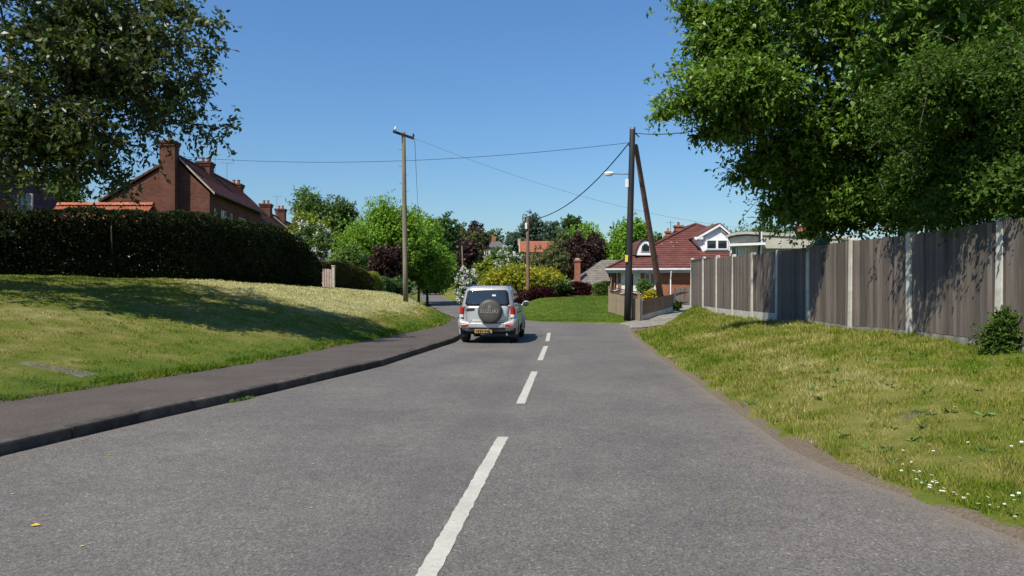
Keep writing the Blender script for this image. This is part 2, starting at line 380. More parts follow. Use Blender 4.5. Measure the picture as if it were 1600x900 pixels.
def fl(y): return 7.44 + (y - 10.6) * .065
def fz(y): return I(y, [-8, 4, 8, 10.6, 13.3, 16, 18.7, 21.4, 24, 29.4, 32, 34.8, 40], [.55, .6, .63, .70, .74, .66, .68, .55, .52, .52, .66, .76, .7])
def bf(y): return np.maximum(xr(y), I(y, [24, 26, 28, 31, 34, 36, 40], [3, 5.0, 5.9, 6.9, 7.9, 8.6, 9.0]))
def base(y): return I(y, [60, 80, 100, 150, 250, 600, 1500], [0, .25, .7, 1.6, 3.6, 9, 14])
def sm(t): t = np.clip(t, 0, 1); return t*t*(3-2*t)
def T(x, y):
    x = np.asarray(x, float); y = np.asarray(y, float); x, y = np.broadcast_arrays(x, y)
    L, Rr, P, H, HZ, FL, FZ, B = xl(y), xr(y), pe(y), hl(y), hz(y), fl(y), fz(y), bf(y)
    bmp = .02*np.sin(x*2.1+y*.7)*np.sin(y*1.7-x*.9) + .012*np.sin(x*5.3-y*3.1) + .008*np.sin(y*9.1+x*7.7)
    t = np.clip((P-x)/np.maximum(P-H, .5), 0, 1)
    left = .13 + (HZ-.13)*(1-(1-t)**1.7) + bmp*np.clip(t*6, 0, 1) + np.maximum(H-x, 0)*.004
    tr = np.clip((x-B)/np.maximum(FL-B, .4), 0, 1)
    bank = .012 + FZ*(1-(1-tr)**1.5) + bmp*np.clip(tr*5, 0, 1)*1.3
    lawn = .012 + .95*sm((y-34)/18)*sm((x-Rr)/3.5) + bmp*.4 + .1*sm((y-34)/3)*sm((x-Rr)/2)
    w = sm((y-33.5)/3)
    right = bank*(1-w) + lawn*w
    right = np.where(x < B, .012*np.clip((x-Rr)/.12, 0, 1) + (lawn-.012)*w, right)
    z = np.where(x <= P, left, np.where(x < Rr, -.07, right))
    z = np.where((x > P) & (x < P+.05), .05, z)
    return z + base(y)
def Tz(x, y): return float(T(x, y))

def P(px, py, Y): return Vector(((px-800)*Y/F, Y, CAMH - (py-450)*Y/F))

# --- ground sheet
ys = np.concatenate([np.arange(-6, 3, .5), np.arange(3, 15, .12), np.arange(15, 42, .25), np.arange(42, 72, .8), 72*np.power(1.11, np.arange(0, 30))])
far = np.array([1500, 700, 350, 180, 100, 60, 38, 25, 16, 10, 6, 3.5, 2, 1])
rows = []
for y in ys:
    L, Rr, Pp, H, FL = float(xl(y)), float(xr(y)), float(pe(y)), float(hl(y)), max(float(fl(y)), float(xr(y))+6)
    a = list(H-far) + list(np.linspace(H, Pp, 34)) + [Pp+.04, Pp+.08, (Pp+L)/2, L, (L+Rr)/2, Rr-.12] + list(Rr + (FL-Rr)*np.linspace(0, 1, 40)**1.25) + list(FL+far[::-1])
    rows.append(a)
X = np.array(rows); Y = np.repeat(ys[:, None], X.shape[1], 1); Z = T(X, Y)
def dry_fn(X, Y):
    d = .75*sm((Y-20)/4)*sm((X+12)/2)*(X < pe(Y)-.8)*sm((pe(Y)-.8-X)/1.5)*(Y < 60)
    d += .15*np.exp(-((Y-14.5)/1.6)**2)*(X < -8) + .16*np.exp(-((X-4.6-.03*Y)/.5)**2)*((Y > 9) & (Y < 20))
    d -= .35*(Y > 33)*(X > 0)*(Y < 70)
    d -= .28*np.exp(-((pe(Y)-X-.35)/.45)**2)*(X < pe(Y))
    d += .04*((X > 2) & (Y < 34))
    return d
edgew = lambda y: .06*np.sin(y*2.1)+.05*np.sin(y*5.3+1)+.04*np.sin(y*11+2)
dirt = np.exp(-np.maximum(X-bf(Y)-.02-edgew(Y), 0)/.09)*(X > 0)*(Y < 32) + .8*np.exp(-np.abs(pe(Y)-X)/.06)*(X < 0)
dirt += .55*np.exp(-((X-4.35)/.35)**2-((Y-7.5)/.4)**2)
gridmesh('ground', X, Y, Z, 'ground', {'dirt': dirt, 'dry': dry_fn(X, Y)}).update_tag()
tag(bpy.data.objects['ground'], 'grassy banks and verges sloping down to the lane', None, None, 'structure')

# --- road
yr = np.concatenate([np.arange(-6, 36, .2), np.arange(36, 72, 1), np.arange(72, 139, 3)])
u = np.linspace(0, 1, 31)
rng = np.random.default_rng(3)
edge_w = np.convolve(rng.normal(0, .06, len(yr)+8), np.ones(5)/3, 'same')[4:-4]
XR = xr(yr)+.10+np.where(yr < 30, edge_w*.7, 0); XL = xl(yr)-.02
X = XL[:, None] + (XR-XL)[:, None]*u[None]; Y = np.repeat(yr[:, None], 31, 1)
Z = np.zeros_like(X) + base(Y) - .012*np.clip((X-(XR[:, None]-.5))/.5, 0, 1)
ed = np.exp(-(XR[:, None]-X)/.32)*1.0 + np.exp(-(X-XL[:, None])/.10)*.9 + .25*np.exp(-(XR[:, None]-X)/1.0)
xc_ = xc(Y); tr_ = np.exp(-((X-xc_+.42)/.22)**2)*.9 + np.exp(-((X-xc_+2.0)/.35)**2)*.3 + np.exp(-((X-xc_-1.5)/.4)**2)*.3
road = gridmesh('road', X, Y, Z, 'asphalt', {'edge': ed, 'track': np.clip(tr_*(Y < 30)+1.3*np.exp(-((X-.60)/.13)**2-((Y-6.15)/.35)**2)+.8*np.exp(-((X-.45)/.1)**2-((Y-6.9)/.5)**2), 0, 1.6)}); tag(road, 'grey asphalt lane curving away to the left', None, None, 'structure')

# --- pavement and kerb stones
yp = np.arange(-6, 35.1, .25)
up = np.linspace(0, 1, 7)
XL = xl(yp)-.125; wob = np.convolve(rng.normal(0, .05, len(yp)+8), np.ones(5)/3, 'same')[4:-4]; PE = pe(yp)-.05+wob*.6
X = PE[:, None] + (XL-PE)[:, None]*up[None]; Y = np.repeat(yp[:, None], 7, 1); Z = np.full_like(X, .135) + .012*np.sin(Y*1.3+X)*.3
pav = gridmesh('pavement', X, Y, Z, 'pavement'); tag(pav, 'narrow dark asphalt footway beside the lane', None, None, 'structure')
y = -5.0; kn = 0; rk = random.Random(5)
while y < 36:
    y2 = y + .9
    for _ in range(3):
        ln = math.hypot(y2-y, float(xl(y2))-float(xl(y))); y2 = y + (y2-y)*.915/ln
    a = Vector((float(xl(y)), y, 0)); b = Vector((float(xl(y2)), y2, 0)); d = (b-a).normalized(); nrm = Vector((-d.y, d.x, 0))
    a2 = a + d*.006; b2 = b - d*.006; h = .138 + rk.uniform(-.007, .007); w = .125
    o = rk.uniform(-.004, .004)
    pr = [(0, -.06), (0, h-.03), (.008, h-.010), (.028, h), (w, h+.001), (w, -.06)]
    poly = [a2 + nrm*(q[0]+o) + Vector((0, 0, q[1])) for q in pr]
    MB().prism(poly, (b2-a2)).build('kerb_stone', 'kerb', pav, origin=a); kn += 1
    y = y2

# --- centre line marks (worn paint sheets, slightly ragged)
rp = random.Random(8)
for i, (y0, y1) in enumerate([(1.2, 3.4), (3.85, 7.72), (9.94, 13.75), (15.9, 19.8), (21.6, 25.6)]):
    if i == 0: continue
    if i == 1: y0 = 3.0
    n = int((y1-y0)/.06); V = []; Fs = []
    for k in range(n+1):
        yy = y0 + (y1-y0)*k/n; w = .062; c = float(xc(yy))
        wl, wr = w + rp.uniform(-.006, .006), w + rp.uniform(-.006, .006)
        V += [(c-wl, yy, .004+float(base(yy))), (c+wr, yy, .004+float(base(yy)))]
        if k: j = 2*k; Fs.append((j-2, j-1, j+1, j))
    o = npmesh('road_marking', V, Fs, 'paint')
    tag(o, 'worn white dash of the centre line on the lane', None, 'centre line dashes', 'structure')

# --- gravel drive on the right and path on the left
def drape(name, pts, widths, mat, label, lift=.02, n=50, lat=9):
    pts = np.array(pts, float); t = np.linspace(0, len(pts)-1, n); cx = I(t, range(len(pts)), pts[:, 0]); cy = I(t, range(len(pts)), pts[:, 1]); w = I(t, range(len(pts)), widths)
    dx, dy = np.gradient(cx), np.gradient(cy); L = np.hypot(dx, dy); nx, ny = -dy/L, dx/L
    s = np.linspace(-1, 1, lat)
    X = cx[:, None] + nx[:, None]*s*w[:, None]/2; Y = cy[:, None] + ny[:, None]*s*w[:, None]/2
    Z = T(X, Y) + lift
    return tag(gridmesh(name, X, Y, Z, mat), label, None, None, 'structure')
drape('driveway', [(4.6, 28.6), (6.0, 31.6), (7.6, 35), (9.4, 39), (11.5, 44)], [1.4, 2.2, 2.6, 3.0, 3.4], 'gravel', 'pale gravel drive between the low timber fence and the bank', .03)
drape('path', [(-4.15, 42.3), (-5.5, 42.8), (-7.6, 42.5), (-9.5, 40.5), (-11, 38)], [1.2, 1.2, 1.2, 1.3, 1.4], 'path', 'pale path climbing the left bank behind the wooden pole', .035)

# ------------------------------------------------------------------ vegetation
def leaves(P0, D, L, W, rng, up=.5, droop=0.0):
    """diamond leaves: base points P0 (n,3), directions D (n,3), lengths L, widths W -> V, F"""
    n = len(P0); N = rng.normal(size=(n, 3)); N[:, 2] += up*2.0; N += np.array(sd)*up*.8
    N -= D*np.sum(N*D, 1, keepdims=True); N /= np.linalg.norm(N, axis=1, keepdims=True)+1e-9
    S = np.cross(D, N); L = L[:, None]; W = W[:, None]
    A = P0; B = P0 + D*L*.45 + S*W*.5 + N*W*.18; C = P0 + D*L - N*L*.10; E = P0 + D*L*.45 - S*W*.5 + N*W*.18
    V = np.stack([A, B, C, E], 1).reshape(-1, 3); i = np.arange(n)[:, None]*4
    return V, np.hstack([i, i+1, i+2, i+3])
def unit(v): return v/(np.linalg.norm(v, axis=-1, keepdims=True)+1e-9)
def crown(lobes, n_clump, n_spray, per, clump_r, spray_len, leaf, rng, shell=.62, drop=.0, gap=0, up=.5, aspect=.55, clip=None, outw=.9, fill=.35, pw=2/3):
    lobes = np.array(lobes, float); vol = (lobes[:, 3]*lobes[:, 4]*lobes[:, 5])**pw; pr = vol/vol.sum()
    k = rng.choice(len(lobes), n_clump, p=pr); d = unit(rng.normal(size=(n_clump, 3)))
    r = rng.uniform(shell, 1.02, n_clump)*(1 + .10*np.sin(d[:, 0]*7+k)*np.sin(d[:, 2]*6+k*2))
    C = lobes[k, :3] + d*lobes[k, 3:6]*r[:, None]
    if clip is not None:
        m = clip(C); C, d = C[m], d[m]
    nc = len(C)
    j = np.repeat(np.arange(nc), n_spray); S = C[j] + rng.normal(size=(len(j), 3))*clump_r*np.array([1, 1, .75])
    D = unit(d[j]*outw + rng.normal(size=(len(j), 3))*.75 + np.array([0, 0, .15-drop]))
    q = np.repeat(np.arange(len(S)), per); t = np.tile(np.linspace(.05, 1, per), len(S))
    LEN = spray_len*rng.uniform(.6, 1.3, len(S))
    PP = S[q] + D[q]*(t*LEN[q])[:, None]; PP[:, 2] -= (t**2)*LEN[q]*(.12+drop)
    LD = unit(D[q]*.6 + rng.normal(size=PP.shape)*.7 + np.array([0, 0, -.15-drop]))
    sz = leaf*rng.uniform(.65, 1.25, len(PP))
    if fill:
        m = int(len(PP)*fill); k = rng.choice(len(lobes), m, p=pr); dd = unit(rng.normal(size=(m, 3)))
        Q = lobes[k, :3]+dd*lobes[k, 3:6]*(rng.uniform(0, 1, m)**.4*.78)[:, None]
        if clip is not None: Q = Q[clip(Q)]
        m = len(Q); PP = np.vstack([PP, Q]); LD = np.vstack([LD, unit(rng.normal(size=(m, 3)))]); sz = np.r_[sz, leaf*rng.uniform(1.4, 2.3, m)]
    V, Fq = leaves(PP, LD, sz, sz*aspect, rng, up)
    return C, S, D, LEN, V, Fq
def limb(mb, a, b, r0, r1, rng, sag=.08, n=6, seg=6):
    a = np.array(a, float); b = np.array(b, float); L = np.linalg.norm(b-a); off = rng.normal(size=3)*L*sag
    pts = []; rr = []
    for i in range(seg+1):
        t = i/seg; p = a+(b-a)*t + off*math.sin(math.pi*t) + np.array([0, 0, .10*L])*math.sin(math.pi*t)
        pts.append(p); rr.append(r0+(r1-r0)*t)
    mb.tube(pts, rr, n, cap=False); return pts
def tree(name, label, basep, lobes, mat, leaf, n_clump, n_spray, per, clump_r, spray_len, seed, trunk_r=.2, fork=None, cat='tree', group=None, twigs=0, shell=.62, drop=0, up=.5, aspect=.55, clip=None, bark='bark', blossom=None, outw=.9, fill=.35, pw=2/3):
    rng = np.random.default_rng(seed)
    root = empty(name, basep, label, cat, group)
    C, S, D, LEN, V, Fq = crown(lobes, n_clump, n_spray, per, clump_r, spray_len, leaf, rng, shell, drop, up=up, aspect=aspect, clip=clip, outw=outw, fill=fill, pw=pw)
    npmesh('crown', V, Fq, LF[mat] if isinstance(mat, str) else mat, root)
    mb = MB(); lobes = np.array(lobes, float); cen = lobes[:, :3].mean(0)
    b = np.array(basep, float); b[2] -= .15
    if fork is None: fork = b + (cen-b)*np.array([.5, .5, .38])
    fork = np.array(fork, float)
    mb.tube([b, b+(fork-b)*.12, b+(fork-b)*.5, fork], [trunk_r*1.35, trunk_r, trunk_r*.85, trunk_r*.7], 10)
    mb.build('trunk', bark, root, smooth=True)
    mb = MB(); mids = []
    for L in lobes:
        big = L[3] > .28*lobes[:, 3].max(); src_ = fork
        if not big and mids: allq = np.array([p for pts in mids for p in pts[2:]]); src_ = allq[np.argmin(np.linalg.norm(allq-L[:3], axis=1))]
        pts = limb(mb, src_, L[:3], trunk_r*(.55 if big else .10), trunk_r*(.12 if big else .045), rng, n=6 if big else 5); mids.append(pts)
    allp = np.array([p for pts in mids for p in pts[1:]])
    m = min(len(C), twigs if twigs else min(60, len(C)))
    for c in C[rng.choice(len(C), m, replace=False)]:
        q = allp[np.argmin(np.linalg.norm(allp-c, axis=1))]
        limb(mb, q, c, trunk_r*.14, trunk_r*.05, rng, n=4, seg=3)
    if twigs:
        for s_, d_, l_ in list(zip(S, D, LEN))[::max(1, len(S)//(twigs*3))]:
            e = s_+d_*l_; e[2] -= l_*(.12+drop)
            mb.tube([s_-d_*.25, s_+d_*l_*.5, e], [.010, .007, .004], 3, cap=False)
    mb.build('branches', bark, root, smooth=True, fixn=False)
    if blossom:
        C2, _, _, _, V, Fq = crown(lobes, blossom[1], 5, 5, clump_r*.7, .2, blossom[2], rng, .97, up=1, aspect=.9, clip=clip, fill=0)
        npmesh('blossom', V, Fq, LF[blossom[0]], root)
    return root
def auto_lobes(cx, cy, z0, z1, rx, n, seed, ry=None, flat=.5):
    r = random.Random(seed); H = z1-z0; cz = (z0+z1)/2; ry = ry or rx*.9; out = [(cx, cy, cz-H*.04, rx*.62, ry*.62, H*.40)]
    for i in range(n):
        a = 2*math.pi*(i+r.random()*.6)/n; e = r.uniform(-.55, .9)
        ce = math.sqrt(1-min(.95, e*e))
        x = cx+rx*.62*ce*math.cos(a); y_ = cy+ry*.62*ce*math.sin(a); z = cz+H*.30*e; s = r.uniform(.30, .46)
        out.append((x, y_, z, rx*s, ry*s, H*s*.85))
    out.append((cx+rx*r.uniform(-.15, .15), cy, z1-H*.20, rx*.42, ry*.42, H*.21))
    return out
def bgtree(name, label, px, Yd, top, bot, wpx, mat, seed, n=9, dens=1.0, leafpx=3.3, group='trees in the valley', cat='tree', blossom=None, aspect=.6, base_z=None):
    x = (px-800)*Yd/F; bz = Tz(x, Yd) if base_z is None else base_z
    z1 = CAMH+(450-top)*Yd/F; z0 = max(bz+.2, CAMH+(450-bot)*Yd/F); rx = wpx/2*Yd/F
    lf = leafpx*Yd/F*1.05; area = wpx*(bot-top)*.8
    nc = max(60, int(area/30*dens)); cr = max(rx, .8)*.085
    if blossom: blossom = (blossom[0], max(20, int(nc*.6*blossom[1])), lf*.8)
    return tree(name, label, (x, Yd, bz), auto_lobes(x, Yd, z0, z1, rx, n, seed), mat, lf, nc, 7, 5, cr, cr*1.4, seed, trunk_r=max(.08, rx*.055), group=group, cat=cat, blossom=blossom, aspect=aspect)

G = 'trees behind the lane end'
bgtree('broadleaf_tree', 'tall dull green tree just right of the red chimneys', 492, 82, 300, 400, 90, 'mid', 11, dens=1.1)
bgtree('broadleaf_tree', 'dark green tree between the tallest far left tree and the big bright one', 532, 84, 312, 410, 62, 'deep', 12)
bgtree('broadleaf_tree', 'low yellow-green tree behind the white blossom of the long hedge', 484, 62, 336, 420, 84, 'lime', 13)
bgtree('sycamore_tree', 'large bright green domed tree behind the wooden pole', 594, 62, 318, 452, 146, 'bright', 14, n=11, dens=1.35, leafpx=3.6)
bgtree('sycamore_tree', 'bright green tree hanging over the lane, right of the wooden pole', 668, 66, 358, 462, 88, 'bright', 15, n=9, dens=1.35, leafpx=3.4)
bgtree('broadleaf_tree', 'bright green tree whose top shows right behind the wooden pole', 654, 70, 328, 420, 80, 'bright', 16, n=8, dens=1.2)
bgtree('copper_tree', 'dark purple shrubby tree under the big bright tree, left of the wooden pole', 606, 54, 382, 450, 62, 'copper', 17, dens=1.2)
bgtree('broadleaf_tree', 'dark green tree behind the right shoulder of the bright trees', 692, 105, 336, 420, 56, 'deep', 18)
bgtree('broadleaf_tree', 'small dark tree left of the topmost copper beech', 713, 112, 346, 430, 40, 'deep', 19)
bgtree('copper_beech', 'topmost copper beech against the sky, left of the hipped house', 742, 125, 347, 410, 42, 'copper', 20, dens=1.2)
bgtree('broadleaf_tree', 'dark green treetop directly behind the hipped house', 768, 150, 358, 410, 46, 'deep', 21)
bgtree('broadleaf_tree', 'olive tree behind the lower copper tree', 736, 108, 361, 440, 50, 'olive', 22)
bgtree('copper_beech', 'round lower copper tree left of the hipped house', 731, 96, 373, 425, 38, 'copper', 23, dens=1.2)
bgtree('broadleaf_tree', 'dark green tree below the lower copper tree at the lane end', 722, 100, 398, 455, 70, 'deep', 24)
bgtree('broadleaf_tree', 'yellow-green bush tree in front of the hipped house', 757, 88, 408, 462, 44, 'lime', 25)
bgtree('broadleaf_tree', 'mid green tree at the right side of the hipped house', 782, 100, 388, 450, 46, 'mid', 26)
bgtree('broadleaf_tree', 'haze-tinted tree between the hipped house and the thin brown pole', 803, 190, 366, 410, 34, 'blue', 27)
bgtree('broadleaf_tree', 'large haze-tinted tree on the skyline behind the thin brown pole', 834, 200, 337, 405, 62, 'blue', 28, n=9, dens=1.2)
bgtree('broadleaf_tree', 'dark haze-tinted tree on the skyline right of the thin brown pole', 866, 190, 346, 400, 42, 'blue', 29)
bgtree('pine_tree', 'small flat-topped dark tree on the skyline', 893, 150, 339, 366, 34, 'deep', 30)
bgtree('broadleaf_tree', 'fresh green tree behind the large copper beech', 915, 110, 348, 420, 84, 'bright', 31, n=9, dens=1.2)
bgtree('broadleaf_tree', 'green tree filling the gap left of the large copper beech', 884, 98, 362, 440, 50, 'mid', 32)
bgtree('copper_beech', 'large copper beech above the grey-roofed barn', 908, 84, 362, 450, 78, 'copper', 33, n=9, dens=1.35, leafpx=3.4)
bgtree('broadleaf_tree', 'bright green tree behind the black pole', 984, 96, 341, 425, 70, 'bright', 34, n=9, dens=1.2)
bgtree('broadleaf_tree', 'green tree low behind the barn ridge, left of the black pole', 958, 90, 378, 430, 40, 'bright', 35)
bgtree('broadleaf_tree', 'grey-green tree in front of the orange-roofed house', 857, 78, 385, 450, 76, 'olive', 36, n=9, dens=1.3)
bgtree('broadleaf_tree', 'green tree behind the laburnum, under the orange roof', 820, 92, 397, 450, 50, 'mid', 37)
bgtree('hawthorn_tree', 'hawthorn tree white with blossom right of the hipped house', 796, 80, 390, 448, 46, 'mid', 38, blossom=('white', 2.4), dens=1.2)
bgtree('broadleaf_tree', 'far dark tree behind the far left house tops', 440, 110, 352, 420, 30, 'deep', 39)
bgtree('broadleaf_tree', 'dark green tree low between the gable chimney and the left tree', 98, 48, 278, 340, 78, 'mid', 40)
bgtree('broadleaf_tree', 'hazy green tree behind the bungalow roof', 1030, 120, 366, 420, 60, 'mid', 41)
bgtree('broadleaf_tree', 'low green tree tops behind the flat-roofed building', 1180, 120, 352, 420, 150, 'deep', 42, n=10)
bgtree('broadleaf_tree', 'green mass of trees far behind the gabled dormer', 1120, 130, 358, 420, 90, 'mid', 43)
# shrubs and hedges in the middle distance
S1 = 'garden shrubs'
bgtree('laburnum_bush', 'large yellow-flowered bush behind the silver car roof', 818, 52, 419, 482, 122, 'lime', 50, n=11, dens=1.5, leafpx=3.6, group=S1, cat='bush', blossom=('yellow', 3.0), aspect=.35)
bgtree('blossom_bush', 'bush covered in white blossom left of the silver car', 729, 61.5, 424, 484, 32, 'mid', 51, group=S1, cat='bush', blossom=('white', 5), dens=1.8)
bgtree('green_bush', 'green bush at the right end of the yellow-flowered bush', 872, 50, 440, 478, 44, 'shrub', 52, group=S1, cat='bush', dens=1.4)
bgtree('green_bush', 'dark round bush at the far bend of the lane', 672, 100, 440, 466, 38, 'deep', 53, group=S1, cat='bush', dens=1.5)
bgtree('green_bush', 'low dark bush against the wooden pole under the copper tree', 628, 50, 436, 470, 40, 'deep', 54, group=S1, cat='bush', dens=1.4)
bgtree('green_bush', 'green bush over the lane behind the dark round bush', 706, 118, 432, 456, 60, 'lime', 55, group=S1, cat='bush', dens=1.3)
bgtree('conifer_bush', 'small dark green bush in front of the bungalow window', 1006, 43.6, 437, 462, 26, 'shrub', 56, group=S1, cat='bush', dens=2.2, leafpx=2.5)
bgtree('golden_bush', 'golden bush behind the low plank panel', 1021, 41.5, 457, 474, 28, 'lime', 57, group=S1, cat='bush', blossom=('gold', 3.0), dens=2)
bgtree('green_bush', 'small dark bush at the end of the low plank panel', 1054, 39.5, 474, 496, 12, 'dark', 58, group=S1, cat='bush', dens=3)
bgtree('blossom_bush', 'white blossoming shrub rising behind the end of the long dark hedge', 486, 37, 355, 420, 70, 'mid', 59, group=S1, cat='bush', blossom=('white', .9), dens=1.2)
bgtree('green_bush', 'leafy bush behind the second hedge', 548, 48, 384, 440, 60, 'mid', 60, group=S1, cat='bush', dens=1.2)

def hedge(name, label, pts, hs, w, mat, leaf, dens, seed, gaps=None, cat='hedge', round_=.25, group=None):
    """clipped hedge: pts = front line [(x,y)], hs = heights; body behind the line"""
    rng = np.random.default_rng(seed); pts = np.array(pts, float); hs = np.array(hs, float)
    seg = np.hypot(*np.diff(pts, axis=0).T); cum = np.r_[0, np.cumsum(seg)]; L = cum[-1]
    root = empty(name, (pts[0, 0], pts[0, 1], Tz(*pts[0])), label, cat, group)
    n = int(L*dens*(2*hs.mean()+w)); t = rng.uniform(0, L, n)
    hh = I(t, cum, hs); per = 2*hh+w; q = rng.uniform(0, 1, n)*per
    nx, ny = -(I(t+.1, cum, pts[:, 1])-I(t-.1, cum, pts[:, 1])), (I(t+.1, cum, pts[:, 0])-I(t-.1, cum, pts[:, 0]))
    nn = np.hypot(nx, ny)+1e-9; nx, ny = nx/nn, ny/nn     # towards the back of the hedge
    lat = np.where(q < hh, 0, np.where(q < hh+w, q-hh, w)); zz = np.where(q < hh, q, np.where(q < hh+w, hh, per-q))
    # rounded shoulders and lumpy faces
    rr = round_; ov = np.maximum(zz-(hh-rr), 0)/rr; lat = np.where(q < hh, lat+rr*.6*ov**2, np.where(q > hh+w, lat-rr*.6*ov**2, lat))
    el = np.minimum(t, L-t); zz = zz - np.where(zz > hh-.4, .35*np.exp(-el/.35), 0)
    lump = .10*np.sin(t*1.7+zz*1.1)+.06*np.sin(t*4.3+zz*3)+.04*np.sin(t*9+zz*7)
    depth = rng.exponential(.06, n); lat2 = np.where(q < hh, lat+lump*.7+depth, np.where(q < hh+w, lat, lat-depth-lump*.5)); zz = np.where((q >= hh) & (q < hh+w), zz+lump*.5-depth*.6, zz)
    px_, py_ = I(t, cum, pts[:, 0]), I(t, cum, pts[:, 1]); Xx = px_+nx*lat2; Yy = py_+ny*lat2; g = T(px_, py_)
    PP = np.stack([Xx, Yy, g+zz], 1)
    keep = np.ones(n, bool)
    if gaps:
        for (gt, gz, rt, rz) in gaps: keep &= ((((t-gt)/rt)**2+((zz-gz)/rz)**2) > 1)
    PP = PP[keep]; m = len(PP)
    out = np.stack([np.where(q < hh, -nx, np.where(q > hh+w, nx, 0)), np.where(q < hh, -ny, np.where(q > hh+w, ny, 0)), np.where((q >= hh) & (q <= hh+w), 1, .1)], 1)[keep]
    D = unit(out*.8+rng.normal(size=(m, 3))*.7); sz = leaf*rng.uniform(.6, 1.3, m)
    V, Fq = leaves(PP, D, sz, sz*.55, rng, .3); npmesh('foliage', V, Fq, LF[mat], root)
    # woody interior: stems and twigs
    mb = MB(); k = int(L/.35)
    for i in range(k):
        tt = (i+rng.uniform(.2, .8))*L/k; a = np.array([I(tt, cum, pts[:, 0]), I(tt, cum, pts[:, 1])]); h = float(I(tt, cum, hs))
        j = min(int(np.searchsorted(cum, tt))-1, len(seg)-1); j = max(j, 0); d = (pts[j+1]-pts[j])/seg[j]; nv = np.array([-d[1], d[0]])
        p0 = a+nv*w*rng.uniform(.35, .65); z0 = Tz(*p0)
        for s in range(3):
            e = p0+d*rng.uniform(-.5, .5)+nv*rng.uniform(-.3, .3)*w
            limb(mb, (p0[0], p0[1], z0-.05), (e[0], e[1], z0+h*rng.uniform(.6, .92)), .035, .012, rng, n=4, seg=3)
    mb.build('stems', 'twig', root, fixn=False)
    # dense interior leaves make the hedge opaque
    n2 = int(L*dens*.8*w*hs.mean()); t = rng.uniform(.2, L-.2, n2); l2 = rng.uniform(.2, .8, n2)*w; z2 = rng.uniform(0, 1, n2)**1.5*.94
    px_, py_ = I(t, cum, pts[:, 0]), I(t, cum, pts[:, 1]); nx, ny = I(t, cum, np.r_[0, 0][:1].repeat(len(cum))), 0
    dxy = np.array([(pts[min(j+1, len(pts)-1)]-pts[max(j, 0)]) for j in range(len(pts))]); dxy[-1] = pts[-1]-pts[-2]; dxy = dxy/np.hypot(dxy[:, 0], dxy[:, 1])[:, None]
    jj = np.clip(np.searchsorted(cum, t)-1, 0, len(pts)-2); d = dxy[jj]; hh = I(t, cum, hs)
    PP = np.stack([px_-d[:, 1]*l2, py_+d[:, 0]*l2, T(px_, py_)+z2*hh], 1); keep = np.ones(n2, bool)
    if gaps:
        for (gt, gz, rt, rz) in gaps: keep &= ((((t-gt)/rt)**2+((z2*hh-gz)/rz)**2) > 1)
    PP = PP[keep]; m = len(PP); sz = leaf*rng.uniform(1.2, 2.2, m)
    V, Fq = leaves(PP, unit(rng.normal(size=(m, 3))), sz, sz*.8, rng, 0); npmesh('inner_leaves', V, Fq, LF[mat], root)
    return root
gaps = []
rg = random.Random(4)
hp = [(-24.5, 8), (-20.5, 14), (-14.9, 20), (-11.2, 24), (-9.45, 27.8), (-8.75, 29.2), (-8.25, 30.3)]
for gx, n_ in ((92, 1), (195, 3), (213, 2), (232, 1), (247, 2), (268, 3), (283, 2), (312, 1)):
    # distance along the hedge line of the point seen at photograph column gx
    s = (gx-800)/F; pp = np.array(hp, float); sg = np.hypot(*np.diff(pp, axis=0).T); cm = np.r_[0, np.cumsum(sg)]
    tt = np.linspace(0, cm[-1], 800); xx, yy = I(tt, cm, pp[:, 0]), I(tt, cm, pp[:, 1]); tb = tt[np.argmin(np.abs(xx/yy-s))]
    for _ in range(n_): gaps.append((tb+rg.uniform(-.25, .25), rg.uniform(.3, .9), rg.uniform(.05, .11), rg.uniform(.06, .13)))
hedge('hedge', 'long tall dark clipped hedge along the top of the left bank', hp, [1.85, 1.85, 1.9, 2.35, 2.35, 2.0, 1.3], 1.3, 'hedge', .085, 900, 70, gaps)
hedge('hedge', 'shorter clipped hedge beyond the pale gatepost', [(-9.9, 35.2), (-9.35, 37.5), (-8.6, 40), (-8.3, 41.5)], [1.45, 1.45, 1.3, 1.1], 1.0, 'hedge2', .085, 900, 71)
hedge('hedge', 'low yellowish hedge end at the foot of the copper tree', [(-8.25, 41.6), (-8.1, 43.6)], [1.25, .9], .9, 'lime', .09, 900, 72)
hedge('hedge', 'low dark green hedge behind the wooden pole', [(-8.0, 44.2), (-8.3, 50), (-9.4, 56)], [.95, .9, .9], .9, 'deep', .12, 500, 73)
hedge('hedge', 'low dark red hedge under the yellow-flowered bush', [(.3, 46.5), (2.2, 48.5), (4.3, 50)], [.6, .7, .6], .8, 'red', .11, 600, 74)
hedge('hedge', 'dark red hedge in front of the grey-roofed barn', [(4.1, 52.5), (6.3, 53.5)], [1.0, 1.0], .8, 'red', .11, 600, 75)
hedge('hedge', 'green hedge between the red hedge and the bungalow', [(6.2, 52.0), (8.3, 52.5)], [1.0, 1.1], .8, 'shrub', .11, 600, 76)

